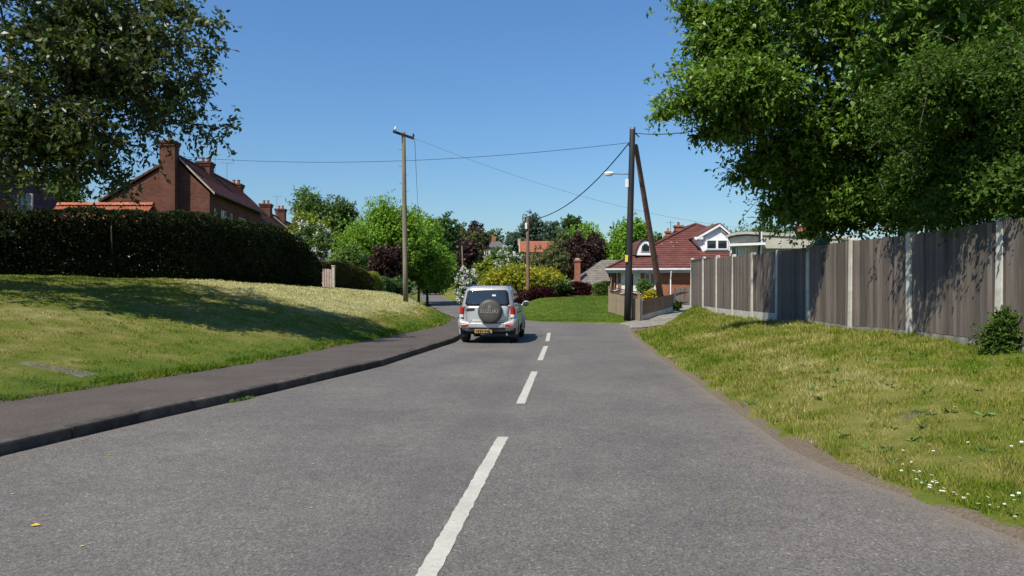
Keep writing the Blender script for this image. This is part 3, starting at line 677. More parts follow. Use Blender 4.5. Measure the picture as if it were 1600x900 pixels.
# big near trees ---------------------------------------------------------------
RL0 = [(-16.4, 21.5, 10.8, 3.4, 3.2, 2.6), (-12.6, 21.2, 8.6, 2.7, 2.6, 1.6), (-12.2, 22.2, 10.2, 2.2, 2.4, 1.5), (-11.9, 21.0, 6.7, 1.9, 2.1, .85),
      (-14.2, 20.4, 7.0, 2.6, 2.4, 1.6), (-15.5, 20.0, 11.6, 3.4, 3.2, 2.2), (-12.9, 22.0, 12.2, 2.5, 2.6, 1.6), (-18.0, 19.8, 8.0, 3.0, 2.8, 2.8),
      (-19.0, 21.0, 11.5, 3.6, 3.2, 2.6), (-15.0, 22.6, 6.1, 2.0, 2.0, .9), (-17.6, 19.4, 6.1, 2.4, 2.2, 1.6), (-20.5, 20.0, 6.4, 2.8, 2.6, 2.4),
      (-10.4, 22.2, 9.3, 1.1, 1.3, .6), (-10.2, 21.6, 7.6, .9, 1.0, .4), (-10.1, 22.6, 11.2, 1.2, 1.3, .7), (-14.8, 22.8, 13.3, 2.6, 2.2, 1.4)]
def frond(p0, y0, p1, y1, r0, r1, n=5, bend=.0):
    out = []
    for i in range(n):
        t = i/(n-1); px_, py_, yd = p0[0]+(p1[0]-p0[0])*t, p0[1]+(p1[1]-p0[1])*t-bend*math.sin(math.pi*t), y0+(y1-y0)*t
        c = P(px_, py_, yd); r = r0+(r1-r0)*t; out.append((c.x, c.y, c.z, r*1.15, r, r*.62))
    return out
k_ = .75
RL = [(a*k_, b*k_, 1.65+(c-1.65)*k_, d*k_, e*k_, f*k_) for i, (a, b, c, d, e, f) in enumerate(RL0) if i in (0, 5, 7, 8, 11)]
for p0, y0, p1, y1, r0, r1 in (((90, 40), 15.5, (340, 82), 17, .9, .22), ((120, 10), 16, (322, 30), 17, .9, .22), ((110, 110), 16, (300, 135), 16.6, .8, .25), ((120, 170), 15.5, (336, 203), 16.6, .7, .16),
        ((80, 150), 15, (285, 175), 15.8, .8, .2), ((60, 190), 15, (235, 238), 15.8, .7, .2), ((40, 200), 15, (190, 286), 15.6, .7, .16), ((20, 220), 15, (120, 268), 15.3, .6, .2), ((60, 215), 16.4, (262, 205), 17.2, .5, .16),
        ((130, 60), 17, (310, 105), 17.8, .8, .25), ((110, -40), 16, (265, -20), 17, 1.0, .4), ((60, -110), 16, (220, -90), 17, 1.1, .5), ((150, 0), 15, (290, 50), 15.6, .7, .25), ((0, 240), 14.6, (75, 292), 15, .5, .2), ((150, 110), 17.4, (250, 160), 18, .7, .25), ((30, 120), 14.2, (170, 210), 14.6, .7, .22), ((60, 60), 14.4, (215, 110), 15, .8, .3), ((100, 90), 16, (318, 118), 16.8, .7, .2), ((90, 130), 15.6, (262, 140), 16.2, .8, .2), ((90, 20), 15, (250, 75), 15.6, .9, .3), ((80, 80), 15.2, (240, 150), 15.8, .8, .3), ((20, 170), 14.8, (150, 240), 15, .8, .3)):
    RL += frond((p0[0]-25, p0[1]), y0, (p1[0]-2, p1[1]), y1, r0*.40, r1*.95, n=8, bend=8)
RL += [(-11.3, 15, 4.7, 1.3, 1.3, 1.15), (-12.6, 15.6, 4.1, 1.5, 1.3, 1.0), (-10.6, 15.2, 5.6, 1.1, 1.1, .9)]
tree('cherry_tree', 'big dark spreading tree overhanging the long left hedge', (-13.0, 16.6, Tz(-13.0, 16.6)), RL, 'left', .15, 1080, 6, 7, .15, .42, 101, trunk_r=.27, fork=(-12.7, 16.4, 4.4), twigs=420, shell=.45, drop=.12, up=.35, aspect=.5, cat='tree', fill=0, pw=.43)
RR = [(10.6, 18, 8.2, 4.4, 4.2, 3.8), (6.8, 17.0, 8.4, 2.2, 2.3, 1.8), (5.2, 17.0, 6.6, 1.4, 1.6, .8), (6.2, 17.6, 10.6, 2.0, 2.2, 1.3), (8.2, 16.6, 11.0, 3.0, 2.6, 2.2),
      (7.9, 17.6, 5.7, 2.3, 2.0, 1.3), (7.0, 18.4, 4.9, 1.3, 1.3, .8), (8.6, 18.0, 4.0, 1.6, 1.4, .85), (7.9, 18.6, 3.75, .8, 1.0, .55), (10.4, 16.2, 6.4, 3.0, 2.4, 2.2), (12.6, 16, 9.4, 3.4, 3.0, 3.0),
      (12.8, 18, 6.2, 3.4, 3.0, 2.6), (9.6, 18.8, 12.6, 3.4, 3.0, 2.2), (5.6, 17.4, 12.4, 1.5, 1.7, .8), (10.4, 18.6, 4.3, 2.4, 1.6, 1.1), (13.4, 15, 12, 3.4, 3.4, 2.6), (9.6, 17.0, 3.8, 1.7, 1.3, .8), (9.3, 15.4, 3.8, 1.3, 1.1, .75), (8.6, 14.2, 6.6, 1.8, 1.6, 1.5), (8.0, 13.6, 8.6, 1.8, 1.8, 1.4)]
for p0, y0, p1, y1, r0, r1 in (((1180, 120), 17, (1032, 178), 17.2, .9, .2), ((1150, 40), 17, (1068, 12), 17.2, .8, .2), ((1160, 80), 17, (1088, 70), 17, .7, .2), ((1180, 180), 17, (1098, 212), 17.4, .7, .2), ((1260, 230), 17.6, (1158, 275), 18, .7, .2),
        ((1300, 290), 18, (1196, 330), 18.4, .6, .16), ((1340, 330), 18, (1262, 362), 18.6, .5, .16), ((1200, 130), 16, (1120, 130), 16, .7, .3), ((1290, 250), 17.5, (1210, 262), 18, .6, .25)): RR += frond(p0, y0, p1, y1, r0, r1)
tree('apple_tree', 'large leafy green tree leaning over the fence', (10.9, 19.2, Tz(10.9, 19.2)), RR, 'right', .14, 2300, 9, 7, .19, .38, 102, trunk_r=.26, fork=(10.6, 18.8, 3.6), twigs=420, shell=.42, drop=.05, up=.7, aspect=.5,
     clip=lambda C: ~((C[:, 0] < fl(C[:, 1])+.1) & (C[:, 2] < 3.1)), pw=.5, fill=.22)
HH = [(8.5, 12.7, 4.3, 1.3, 1.2, 1.0), (9.6, 12.4, 4.8, 1.5, 1.4, 1.2), (7.65, 13.1, 3.65, .75, .8, .45), (8.9, 11.7, 3.5, 1.0, .9, .75), (8.2, 12.5, 3.25, .75, .8, .4), (9.4, 11.2, 4.4, 1.2, 1.0, 1.0), (8.1, 13.6, 4.9, .9, .9, .7), (10.2, 12.8, 3.6, 1.4, 1.2, 1.2), (6.7, 11.0, 4.7, .8, .9, .5), (7.5, 11.3, 5.0, .9, .9, .6), (7.55, 11.7, 3.15, .5, .8, .42), (7.5, 10.5, 3.2, .5, .8, .4), (8.0, 11.0, 3.9, .7, .8, .6)]
tree('hawthorn_tree', 'smaller dark tree at the right edge spilling over the nearest fence bays', (9.8, 12.4, Tz(9.8, 12.4)), HH, 'dark', .075, 2000, 7, 7, .13, .24, 103, trunk_r=.14, fork=(9.7, 12.2, 2.6), twigs=200, shell=.45, up=.7,
     clip=lambda C: ~((C[:, 0] < fl(C[:, 1])+.1) & (C[:, 2] < 2.65)))
tree('fence_shrub', 'small leafy green shrub growing against the fence foot', (7.25, 10.35, Tz(7.25, 10.35)),
     [(7.22, 10.3, 1.02, .20, .2, .20), (7.15, 10.3, .88, .2, .2, .15), (7.32, 10.25, .9, .18, .2, .18), (7.25, 10.3, 1.2, .13, .14, .1)], 'dark', .055, 90, 5, 6, .05, .12, 104, trunk_r=.02, fork=(7.24, 10.33, .85), twigs=20, cat='shrub')

# ------------------------------------------------------------------ grass blades
def blades(name, label, xa, xb, y0, y1, n, h0, seed, wscale=1.0, lean=.35, power=1.6, keepfn=None, tuft=True):
    rng = np.random.default_rng(seed)
    # density falls with distance squared so blades stay about as large as a pixel
    uu = rng.uniform(0, 1, n); y = (y0**(1-power) + uu*(y1**(1-power)-y0**(1-power)))**(1/(1-power))
    A, B = xa(y), xb(y); x = A+(B-A)*rng.uniform(0, 1, n)
    if tuft:
        cl = np.sin(x*4.1+np.sin(y*3)*2)*np.sin(y*3.7+np.sin(x*2.3)*2)+.5*np.sin(x*11+y*3)*np.sin(y*9-x*2); keep = rng.uniform(-1.4, 1.0, n) < cl
        x, y, cl = x[keep], y[keep], cl[keep]
    else: cl = np.zeros(n)
    if keepfn is not None:
        m = keepfn(x, y); x, y, cl = x[m], y[m], cl[m]
    n = len(x); z = T(x, y)-.012; s = np.clip(y/8, .8, 3.2)
    h = h0*rng.uniform(.45, 1.35, n)*(1+.35*cl)*np.sqrt(s); w = .0055*wscale*s*rng.uniform(.7, 1.4, n)
    a = rng.uniform(0, 2*math.pi, n); sx, sy = np.cos(a)*w, np.sin(a)*w; lx, ly = rng.normal(size=n)*lean*h, rng.normal(size=n)*lean*h
    V = np.stack([np.stack([x-sx, y-sy, z], 1), np.stack([x+sx, y+sy, z], 1), np.stack([x+lx, y+ly, z+h], 1)], 1).reshape(-1, 3)
    Fq = np.arange(3*n).reshape(-1, 3); dry = np.repeat(dry_fn(x, y), 3)
    return tag(npmesh(name, V, Fq, 'blade', k=3, attrs={'dry': dry}), label, 'grass', None, 'stuff')
blades('grass', 'rough tufty grass on the right bank below the fence', lambda y: bf(y)+.08, lambda y: fl(y)-.02, 3.6, 34, 330000, .058, 201, keepfn=lambda x, y: np.random.default_rng(1).uniform(0, 1, len(x)) < .10+.9*np.clip((x-bf(y)+.07-edgew(y))/.16, 0, 1))
blades('grass', 'short mown grass on the left bank', lambda y: hl(y)+.1, lambda y: pe(y)-.03, 7.5, 44, 300000, .028, 202, power=1.9, lean=.5)
blades('grass', 'greener untrimmed grass along the back edge of the footway', lambda y: pe(y)-.35, lambda y: pe(y)+.03, 7.5, 36, 26000, .05, 203, power=1.9)
blades('grass', 'bright mown lawn on the far right of the lane', lambda y: xr(y)+.1, lambda y: np.full_like(y, 9.0), 34, 56, 40000, .03, 204, power=1.2, lean=.5, tuft=False)

# daisies in the near right verge
dm_w = mottled('daisy_petal', (.72, .72, .70), (.85, .85, .84), 30, .6, 0); dm_y = mottled('daisy_eye', (.5, .35, .02), (.65, .48, .04), 30, .7, 0); dm_s = mottled('daisy_stem', (.05, .1, .02), (.09, .15, .03), 20, .7, 0)
mb = MB()
for k in range(11):
    a = 2*math.pi*k/11; c, s = math.cos(a), math.sin(a)
    mb.add([(.003*c, .003*s, .05), (.012*c-.003*s, .012*s+.003*c, .053), (.017*c, .017*s, .052), (.012*c+.003*s, .012*s-.003*c, .053)], [(0, 1, 2, 3)])
me_p = mb.build('petals', dm_w, fixn=False); me_e = MB().ell((0, 0, .052), (.005, .005, .003), 6, 4).build('flower_eye', dm_y); me_s = MB().tube([(0, 0, -.02), (.002, 0, .025), (0, 0, .05)], [.0016, .0013, .001], 4).build('stem', dm_s)
dpx = [(1318,249),(1355,261),(1344,278),(1353,325),(1363,330),(1409,315),(1348,363),(1408,362),(1441,362),(1434,388),(1430,374),(1424,409),(1452,418),(1466,214),(1484,230),(1504,234),(1512,268),(1497,387),(1503,413),(1519,414),(1535,426),(1488,436),(1484,448),(1504,455),(1557,446),(1548,462),(1562,463),(1609,473),(1626,478),(1662,496),(1685,482),(1686,216),(1619,40),(1722,32),(1775,491),(1742,534),(1790,529),(1838,543),(1867,522),(1848,441),(1868,447),(1907,488),(1918,516),(1943,473),(1921,586),(1906,240),(1953,219),(1540,588),(1640,300),(1095,127)]
rd = random.Random(7); dz = 0
for i, (a, b) in enumerate(dpx):
    pxx, pyy = 1300+(a-1000 if a >= 1000 else a)*300/964, 620+b*280/900
    if a == 1095: pxx = 1330
    yy = 5.0
    for _ in range(25):
        xx = (pxx-800)*yy/F; zz = Tz(xx, yy)+.05; yy = yy*.5+.5*(CAMH-zz)*F/max(20, (pyy-450))
    xx = (pxx-800)*yy/F
    e = empty('daisy', (xx, yy, Tz(xx, yy)), 'small white daisy in the grass of the near right verge', 'daisy', 'daisies in the right verge')
    e.rotation_euler = (rd.uniform(-.3, .5), rd.uniform(-.3, .3), rd.uniform(0, 6)); e.scale = (rd.uniform(.6, .9),)*3
    for src in (me_p, me_e, me_s):
        c = src if i == 0 else src.copy()
        if i: COL.objects.link(c)
        c.parent = e; c.location = (0, 0, 0)
# fallen leaves and grit on the lane
lmat = mottled('fallen_leaf_yellow', (.36, .27, .03), (.52, .38, .06), 30, .8, .2)
src = None
for i, (px, py, s) in enumerate([(47, 822, .075), (169, 712, .04), (175, 772, .03), (157, 790, .03), (124, 855, .03), (348, 737, .03), (439, 764, .03), (485, 794, .03), (487, 726, .03), (302, 680, .03), (414, 648, .03), (320, 688, .025), (1145, 797, .025), (226, 676, .02), (420, 713, .02), (16, 773, .03)]):
    yy = CAMH*F/(py-450); xx = (px-800)*yy/F
    if src is None:
        src = MB().add([(0, 0, .002), (.4, .28, .14), (1, 0, .05), (.45, -.3, .02), (.6, .02, .0)], [(0, 1, 4), (1, 2, 4), (2, 3, 4), (3, 0, 4)]).build('fallen_leaf', lmat, fixn=False); o = src
    else: o = src.copy(); COL.objects.link(o)
    o.location = (xx, yy, .006); o.scale = (s,)*3; o.rotation_euler = (0, 0, i*1.7)
    if i == 0: tag(o, 'largest orange-yellow fallen leaf on the near left of the lane', 'leaf', 'fallen leaves on the lane')
    else: tag(o, 'tiny yellow fallen leaf scrap on the grey lane', 'leaf', 'fallen leaves on the lane')
rng = np.random.default_rng(9); n = 2600
yy = (3.3**-.9 + rng.uniform(0, 1, n)*(20**-.9-3.3**-.9))**(-1/.9); side = rng.uniform(0, 1, n)
xx = np.where(side < .25, xl(yy)+rng.exponential(.22, n)+.01, np.where(side < .6, xr(yy)-rng.exponential(.3, n), xl(yy)+(xr(yy)-xl(yy))*rng.uniform(0, 1, n)))
r = .0035*rng.uniform(.6, 1.7, n)*np.sqrt(yy/5); off = unit(rng.normal(size=(n, 4, 3)))*r[:, None, None]; V = (np.stack([xx, yy, r*.5+.002], 1)[:, None]+off).reshape(-1, 3); i4 = np.arange(n)[:, None]*4
Fq = np.concatenate([i4+np.array([a]) for a in ([0, 1, 2], [0, 2, 3], [0, 3, 1], [1, 3, 2])])
tag(npmesh('grit', V, Fq, mottled('loose_grit', (.10, .09, .08), (.34, .31, .27), 3, .9, 0, detail=2), k=3), 'loose grit and small stones on the lane', 'grit', None, 'stuff')
# weeds in the kerb channel
rng = np.random.default_rng(12)
wy = np.r_[rng.normal(10.25, .12, 160), rng.uniform(6.5, 20, 260)]; wx = xl(wy)+.02+np.abs(rng.normal(0, .025, len(wy))); n = len(wy)
PP = np.stack([wx, wy, np.full(n, .0)], 1); D = unit(np.stack([rng.normal(.3, .5, n), rng.normal(0, .5, n), np.full(n, .7)], 1)); sz = np.r_[rng.uniform(.03, .07, 160), rng.uniform(.01, .025, 260)]
V, Fq = leaves(PP, D, sz, sz*.3, rng, .3); tag(npmesh('weeds', V, Fq, LF['shrub']), 'small green weeds growing in the kerb channel', 'weeds', None, 'stuff')
rng = np.random.default_rng(31); n = 260
yy = (3.8**-.7+rng.uniform(0, 1, n)*(30**-.7-3.8**-.7))**(-1/.7); xx = bf(yy)+.15+(fl(yy)-bf(yy)-.2)*rng.uniform(0, 1, n); j = np.repeat(np.arange(n), 7)
a_ = rng.uniform(0, 6.28, len(j)); PP = np.stack([xx[j], yy[j], T(xx[j], yy[j])], 1); D = unit(np.stack([np.cos(a_), np.sin(a_), rng.uniform(.2, .9, len(j))], 1)); sz = rng.uniform(.05, .11, n)[j]*rng.uniform(.7, 1.2, len(j))
V, Fq = leaves(PP, D, sz, sz*.3, rng, .6); tag(npmesh('weeds', V, Fq, LF['mid']), 'broad-leaved weeds scattered through the right verge', 'weeds', None, 'stuff')
# stone slab sunk in the left bank
sx, sy = -9.1, 13.2
while True:
    break
sp = Vector((-7.25, 11.15, 0)); sp.z = Tz(sp.x, sp.y)
mb = MB().slab([(sp.x+a_, sp.y+b_, Tz(sp.x+a_, sp.y+b_)+.006) for a_, b_ in ((-.55, -.17), (.5, -.2), (.58, .15), (-.5, .17))], .12)
tag(mb.build('stone_slab', 'slab_stone', origin=sp, bevel=.01), 'flat grey slab sunk in the grass of the left bank', 'slab')

# ------------------------------------------------------------------ close-boarded fence on the right
ks = list(range(-2, 10)); post_xy = {}
tops = {-2: 2.70, -1: 2.72, 0: 2.73, 1: 2.72, 2: 2.79, 3: 2.80, 4: 2.82, 5: 2.88, 6: 2.94, 7: 3.03, 8: 3.09, 9: 3.14}
root = empty('fence', (7.44, 10.6, Tz(7.44, 10.6)), 'tall weathered close-boarded fence with concrete posts on the right bank', 'fence')
for k in ks:
    xx, yy = 7.44+k*.175, 10.6+k*2.69
    if k == 9: xx = 8.98; yy = 34.9
    post_xy[k] = (xx, yy); g = Tz(xx-.1, yy)
    hgt = tops[k]-g+.35; mb = MB().box((xx, yy, g-.35+hgt/2-.02), (.15, .15, hgt-.04)); mb.box((xx, yy, tops[k]-.02), (.15, .15, .04), taper=.72)
    p = mb.build('post', 'concrete', root, bevel=.008, origin=(xx, yy, g)); p.rotation_euler = (rk.uniform(-.008, .008), rk.uniform(.0, .02), 0)
bsrc = None
rb = random.Random(21)
for k in ks[:-1]:
    (xa, ya), (xb, yb) = post_xy[k], post_xy[k+1]; dv = Vector((xb-xa, yb-ya, 0)); L = dv.length; d = dv/L; nv = Vector((-d.y, d.x, 0))   # nv points to the road
    gl = min(Tz(xa-.1, ya), Tz(xb-.1, yb)); gbot = (Tz(xa-.1, ya), Tz(xb-.1, yb)); high = .30 if k >= 4 else .14
    zb0, zb1 = gbot[0]+high-.04, gbot[1]+high-.04
    if k >= 4: zb0 = zb1 = min(zb0, zb1)+.05
    z_t0, z_t1 = tops[k]-.06, tops[k+1]-.06
    if k >= 4: z_t0 = z_t1 = min(z_t0, z_t1)+.02      # stepped bays further down the hill
    # gravel board
    a = Vector((xa, ya, 0))+d*.07; b = Vector((xb, yb, 0))-d*.07
    MB().slab([a+nv*.03+Vector((0, 0, zb0-high-.25)), b+nv*.03+Vector((0, 0, zb1-high-.25)), b+nv*.03+Vector((0, 0, zb1)), a+nv*.03+Vector((0, 0, zb0))][::-1], .05).build('gravel_board', 'concrete' if k >= 4 else 'old_concrete', root, origin=a)
    # rails behind the boards
    for q in (.12, .5, .9):
        za, zc = zb0+(z_t0-zb0)*q, zb1+(z_t1-zb1)*q
        MB().slab([a-nv*.02+Vector((0, 0, za)), b-nv*.02+Vector((0, 0, zc)), b-nv*.02+Vector((0, 0, zc+.08)), a-nv*.02+Vector((0, 0, za+.08))][::-1], .05).build('rail', 'board', root, origin=a)
    n = 24; step = (L-.125)/n
    for i in range(n):
        c = Vector((xa, ya, 0))+d*(.0625+step*(i+.5)); q = (i+.5)/n; z0 = zb0+(zb1-zb0)*q+.01; z1 = z_t0+(z_t1-z_t0)*q + rb.uniform(-.012, .008)
        if bsrc is None:
            w = .128   # feather-edge board, thick edge laps over its neighbour; unit height scaled to each bay
            V = [(.012, -w/2, 0), (-.006, -w/2, 0), (-.022, w/2, 0), (.004, w/2, 0)]
            bsrc = MB().add([v for v in V]+[(v[0], v[1], 1) for v in V], [(0, 1, 2, 3), (7, 6, 5, 4), (0, 4, 5, 1), (1, 5, 6, 2), (2, 6, 7, 3), (3, 7, 4, 0)]).build('board', 'board'); o = bsrc
        else: o = bsrc.copy(); COL.objects.link(o)
        o.parent = root; wl = world_loc(root); o.location = (c.x+nv.x*.012-wl.x, c.y-wl.y, z0-wl.z); o.rotation_euler = (rb.uniform(-.003, .003), 0, math.atan2(d.y, d.x)-math.pi/2+rb.uniform(-.02, .02)); o.scale = (1, 1.03*step/.107 if False else 1, z1-z0)
# black sheeting heaped behind the fence
V = []; Fs = []; nx_, ny_ = 26, 8; rt = random.Random(3)
A = np.array([7.9, 25.2]); Bq = np.array([8.3, 17.9])
for i in range(nx_):
    for j in range(ny_):
        u_, v_ = i/(nx_-1), j/(ny_-1); p = P(1222+u_*100, 0, 1); Yd = 23.6-u_*3.2+v_*1.4
        x = (1226+u_*112-800)*Yd/F+v_*.8+.12; top = 2.65+.58*math.exp(-((u_-.32)/.22)**2)+.05*math.sin(u_*19)+.18*u_
        V.append((x, Yd, top-abs(v_-.3)*.9+.05*math.sin(v_*9+u_*13)))
for i in range(nx_-1):
    for j in range(ny_-1): a = i*ny_+j; Fs.append((a, a+ny_, a+ny_+1, a+1))
mb = MB().add(V, Fs); o = mb.build('black_sheet', 'tarp', smooth=True, fixn=False, origin=(9.3, 22.5, 1.0)); so_ = o.modifiers.new('thick', 'SOLIDIFY'); so_.thickness = .02
tag(o, 'black plastic sheet heaped over something behind the fence', 'sheet')

# ------------------------------------------------------------------ poles, lamp and wires
def pole(name, label, base_, top, r0, r1, mat, group='utility poles'):
    root = empty(name, base_, label, 'utility pole', group); b = Vector(base_)-Vector((0, 0, .3)); t = Vector(top)
    MB().tube([b+(t-b)*q for q in (0, .25, .5, .75, .992, 1)], [r0, r0+(r1-r0)*.25, (r0+r1)/2, r0+(r1-r0)*.75, r1, r1*.8], 14).build('shaft', mat, root, smooth=True, bevel=0); return root
pb = P(634, 492, 35); pb.z = Tz(pb.x, 35); pt = P(630.5, 206, 35)
p1 = pole('utility_pole', 'tall weathered wooden pole with a crossarm on the left bank', pb, pt, .135, .095, 'wood_pole')
a, b = P(615, 205, 34.6), P(647, 216, 35.2)
MB().slab([a+Vector((0, 0, -.055)), b+Vector((0, 0, -.055)), b+Vector((0, 0, .055)), a+Vector((0, 0, .055))], .11).build('crossarm', 'dark_wood', p1)
for q, pp in enumerate((P(618, 203, 34.6), P(646, 214, 35.2))):
    MB().lathe(pp-Vector((0, 0, .05)), [(.02, 0), (.02, .07), (.055, .08), (.06, .13), (.03, .15), (.045, .17), (.04, .21), (.015, .23)], n=10).build('insulator', 'porcelain' if q == 0 else 'dark_metal', p1, smooth=True)
for k in range(11):
    z = pt.z-.9-k*.42; s = 1 if k % 2 else -1; c = pb+(pt-pb)*((z-pb.z)/(pt.z-pb.z))
    MB().tube([c+Vector((s*.09, 0, 0)), c+Vector((s*.22, -.02, 0)), c+Vector((s*.22, -.02, .03))], .009, 5).build('step_bolt', 'dark_metal', p1)
db = P(980, 503, 34.6); db.z = Tz(db.x, 34.6); dt = P(988.5, 199, 34.6)
p2 = pole('utility_pole', 'tall black tarred pole with a street lamp arm and yellow plate', db, dt, .175, .14, 'tar_pole')
MB().lathe(dt, [(.145, -.12), (.15, -.1), (.15, .0), (.08, .02)], n=12).build('pole_cap', 'galv', p2)
la = P(984, 272, 34.6)
MB().tube([la, P(975, 272.2, 34.5), P(958, 271.5, 34.4), P(952, 271, 34.4)], .024, 8).build('lamp_arm', 'galv', p2, smooth=True)
lc = P(952, 271.5, 34.4)
MB().ell(lc+Vector((0, 0, .02)), (.27, .12, .09), 14, 8).build('lamp_head', 'grey_box', p2, smooth=True)
MB().ell(lc-Vector((.03, 0, .045)), (.21, .10, .075), 12, 8).build('lamp_bowl', 'lamp_glass', p2, smooth=True)
mb = MB().box(P(979.5, 286.5, 34.5), (.16, .12, .42)); mb.build('meter_box', 'grey_box', p2, bevel=.015)
mb = MB().box(P(979, 404, 34.4), (.14, .02, .34), ry=.05); mb.build('warning_plate', 'yellow_sign', p2, bevel=.004)
MB().tube([dt+Vector((.13, -.05, -.3)), dt+Vector((.32, -.05, -.5))], .03, 6).build('bracket', 'dark_metal', p2)
MB().tube([dt+Vector((-.13, -.05, -.95)), dt+Vector((-.26, -.05, -.85))], .03, 6).build('bracket', 'dark_metal', p2)
sb = Vector((8.62, 39.6, Tz(8.62, 39.6))); stp = P(993, 226, 34.9)
st = pole('stay_pole', 'thick brown timber prop leaning against the black pole', sb, stp, .19, .115, 'brown_pole')
p3b = P(825, 480, 48); p3b.z = Tz(p3b.x, 48); p3t = P(824.5, 340, 48)
p3 = pole('utility_pole', 'thin brown pole beside the yellow-flowered bush', p3b, p3t, .14, .10, 'brown_pole')
MB().box(P(822, 353, 47.85), (.15, .10, .42)).build('meter_box', 'grey_box', p3, bevel=.01)
p4b = P(654, 476, 66); p4b.z = Tz(p4b.x, 66); p4t = P(656.5, 390, 66)
p4 = pole('utility_pole', 'slim grey pole beside the far bend of the lane', p4b, p4t, .13, .09, 'wood_pole')
p5b = P(724, 462, 92); p5b.z = Tz(p5b.x, 92); p5t = P(722, 384, 92)
p5 = pole('utility_pole', 'farthest pole in front of the lower copper tree', p5b, p5t, .12, .09, 'wood_pole')
def wire(a, b, sag, r, label, n=24):
    a, b = Vector(a), Vector(b); pts = [a+(b-a)*(i/n)-Vector((0, 0, sag*4*(i/n)*(1-i/n))) for i in range(n+1)]
    return tag(MB().tube(pts, r, 5).build('overhead_wire', 'cable', origin=a), label, 'wire', 'overhead wires')
wire(P(983, 223, 34.4), P(230, 240, 45.5), .75, .013, 'long sagging wire from the black pole to the red brick gable chimney')
wire(P(983, 223, 34.5), p3t-Vector((0, 0, .15)), .9, .03, 'thick cable dropping from the black pole to the thin brown pole')
wire(P(993, 208, 34.6), P(1130, 196, 22), .15, .02, 'short cable from the black pole top into the large right tree')
wire(P(648, 216, 35.2), P(1240, 362, 46), 1.0, .006, 'thin wire from the crossarm to the flat-roofed building')
wire(P(648, 217, 35.2), p4t, .2, .012, 'steep wire from the crossarm down to the slim grey pole')

# ------------------------------------------------------------------ left brick houses
def wpt(o, u, v, s, w, z): return Vector((o[0]+u[0]*s+v[0]*w, o[1]+u[1]*s+v[1]*w, z))
def roof_slope(mb, A, B, Cc, D, th=.10, rows=14, lip=.035):
    """stepped tile courses: A,B eave ends, Cc,D ridge ends (above B and A)"""
    A, B, Cc, D = map(Vector, (A, B, Cc, D)); n = (B-A).cross(D-A).normalized()
    if n.z < 0: n = -n
    for i in range(rows):
        t0, t1 = i/rows, (i+1)/rows+.15/rows; t1 = min(t1, 1)
        a, b = A+(D-A)*t0+n*lip, B+(Cc-B)*t0+n*lip; c, d = B+(Cc-B)*t1, A+(D-A)*t1
        mb.add([a, b, c, d, a-n*(lip+th), b-n*(lip+th), c-n*th, d-n*th], [(0, 1, 2, 3), (4, 7, 6, 5), (0, 4, 5, 1), (1, 5, 6, 2), (2, 6, 7, 3), (3, 7, 4, 0)])
def chimney(o, u, v, s, w, z0, z1, su, sv, mat, root_roof, pots=2, potmat='tile_orange'):
    c = wpt(o, u, v, s, w, 0); rz = math.atan2(u[1], u[0])
    mb = MB().box((c.x, c.y, (z0+z1-.35)/2), (su, sv, z1-.35-z0), rz)
    mb.box((c.x, c.y, z1-.28), (su+.10, sv+.10, .16), rz).box((c.x, c.y, z1-.14), (su+.2, sv+.2, .13), rz)
    ch = mb.build('chimney', mat, root_roof, origin=(c.x, c.y, z0))
    for k in range(pots):
        q = (k-(pots-1)/2)*.36; pc = wpt(o, u, v, s, w+q, z1-.1)
        MB().lathe(pc, [(.12, 0), (.105, .3), (.13, .32), (.13, .37), (.08, .37)], n=10).build('chimney_pot', potmat, ch, smooth=False)
    return ch
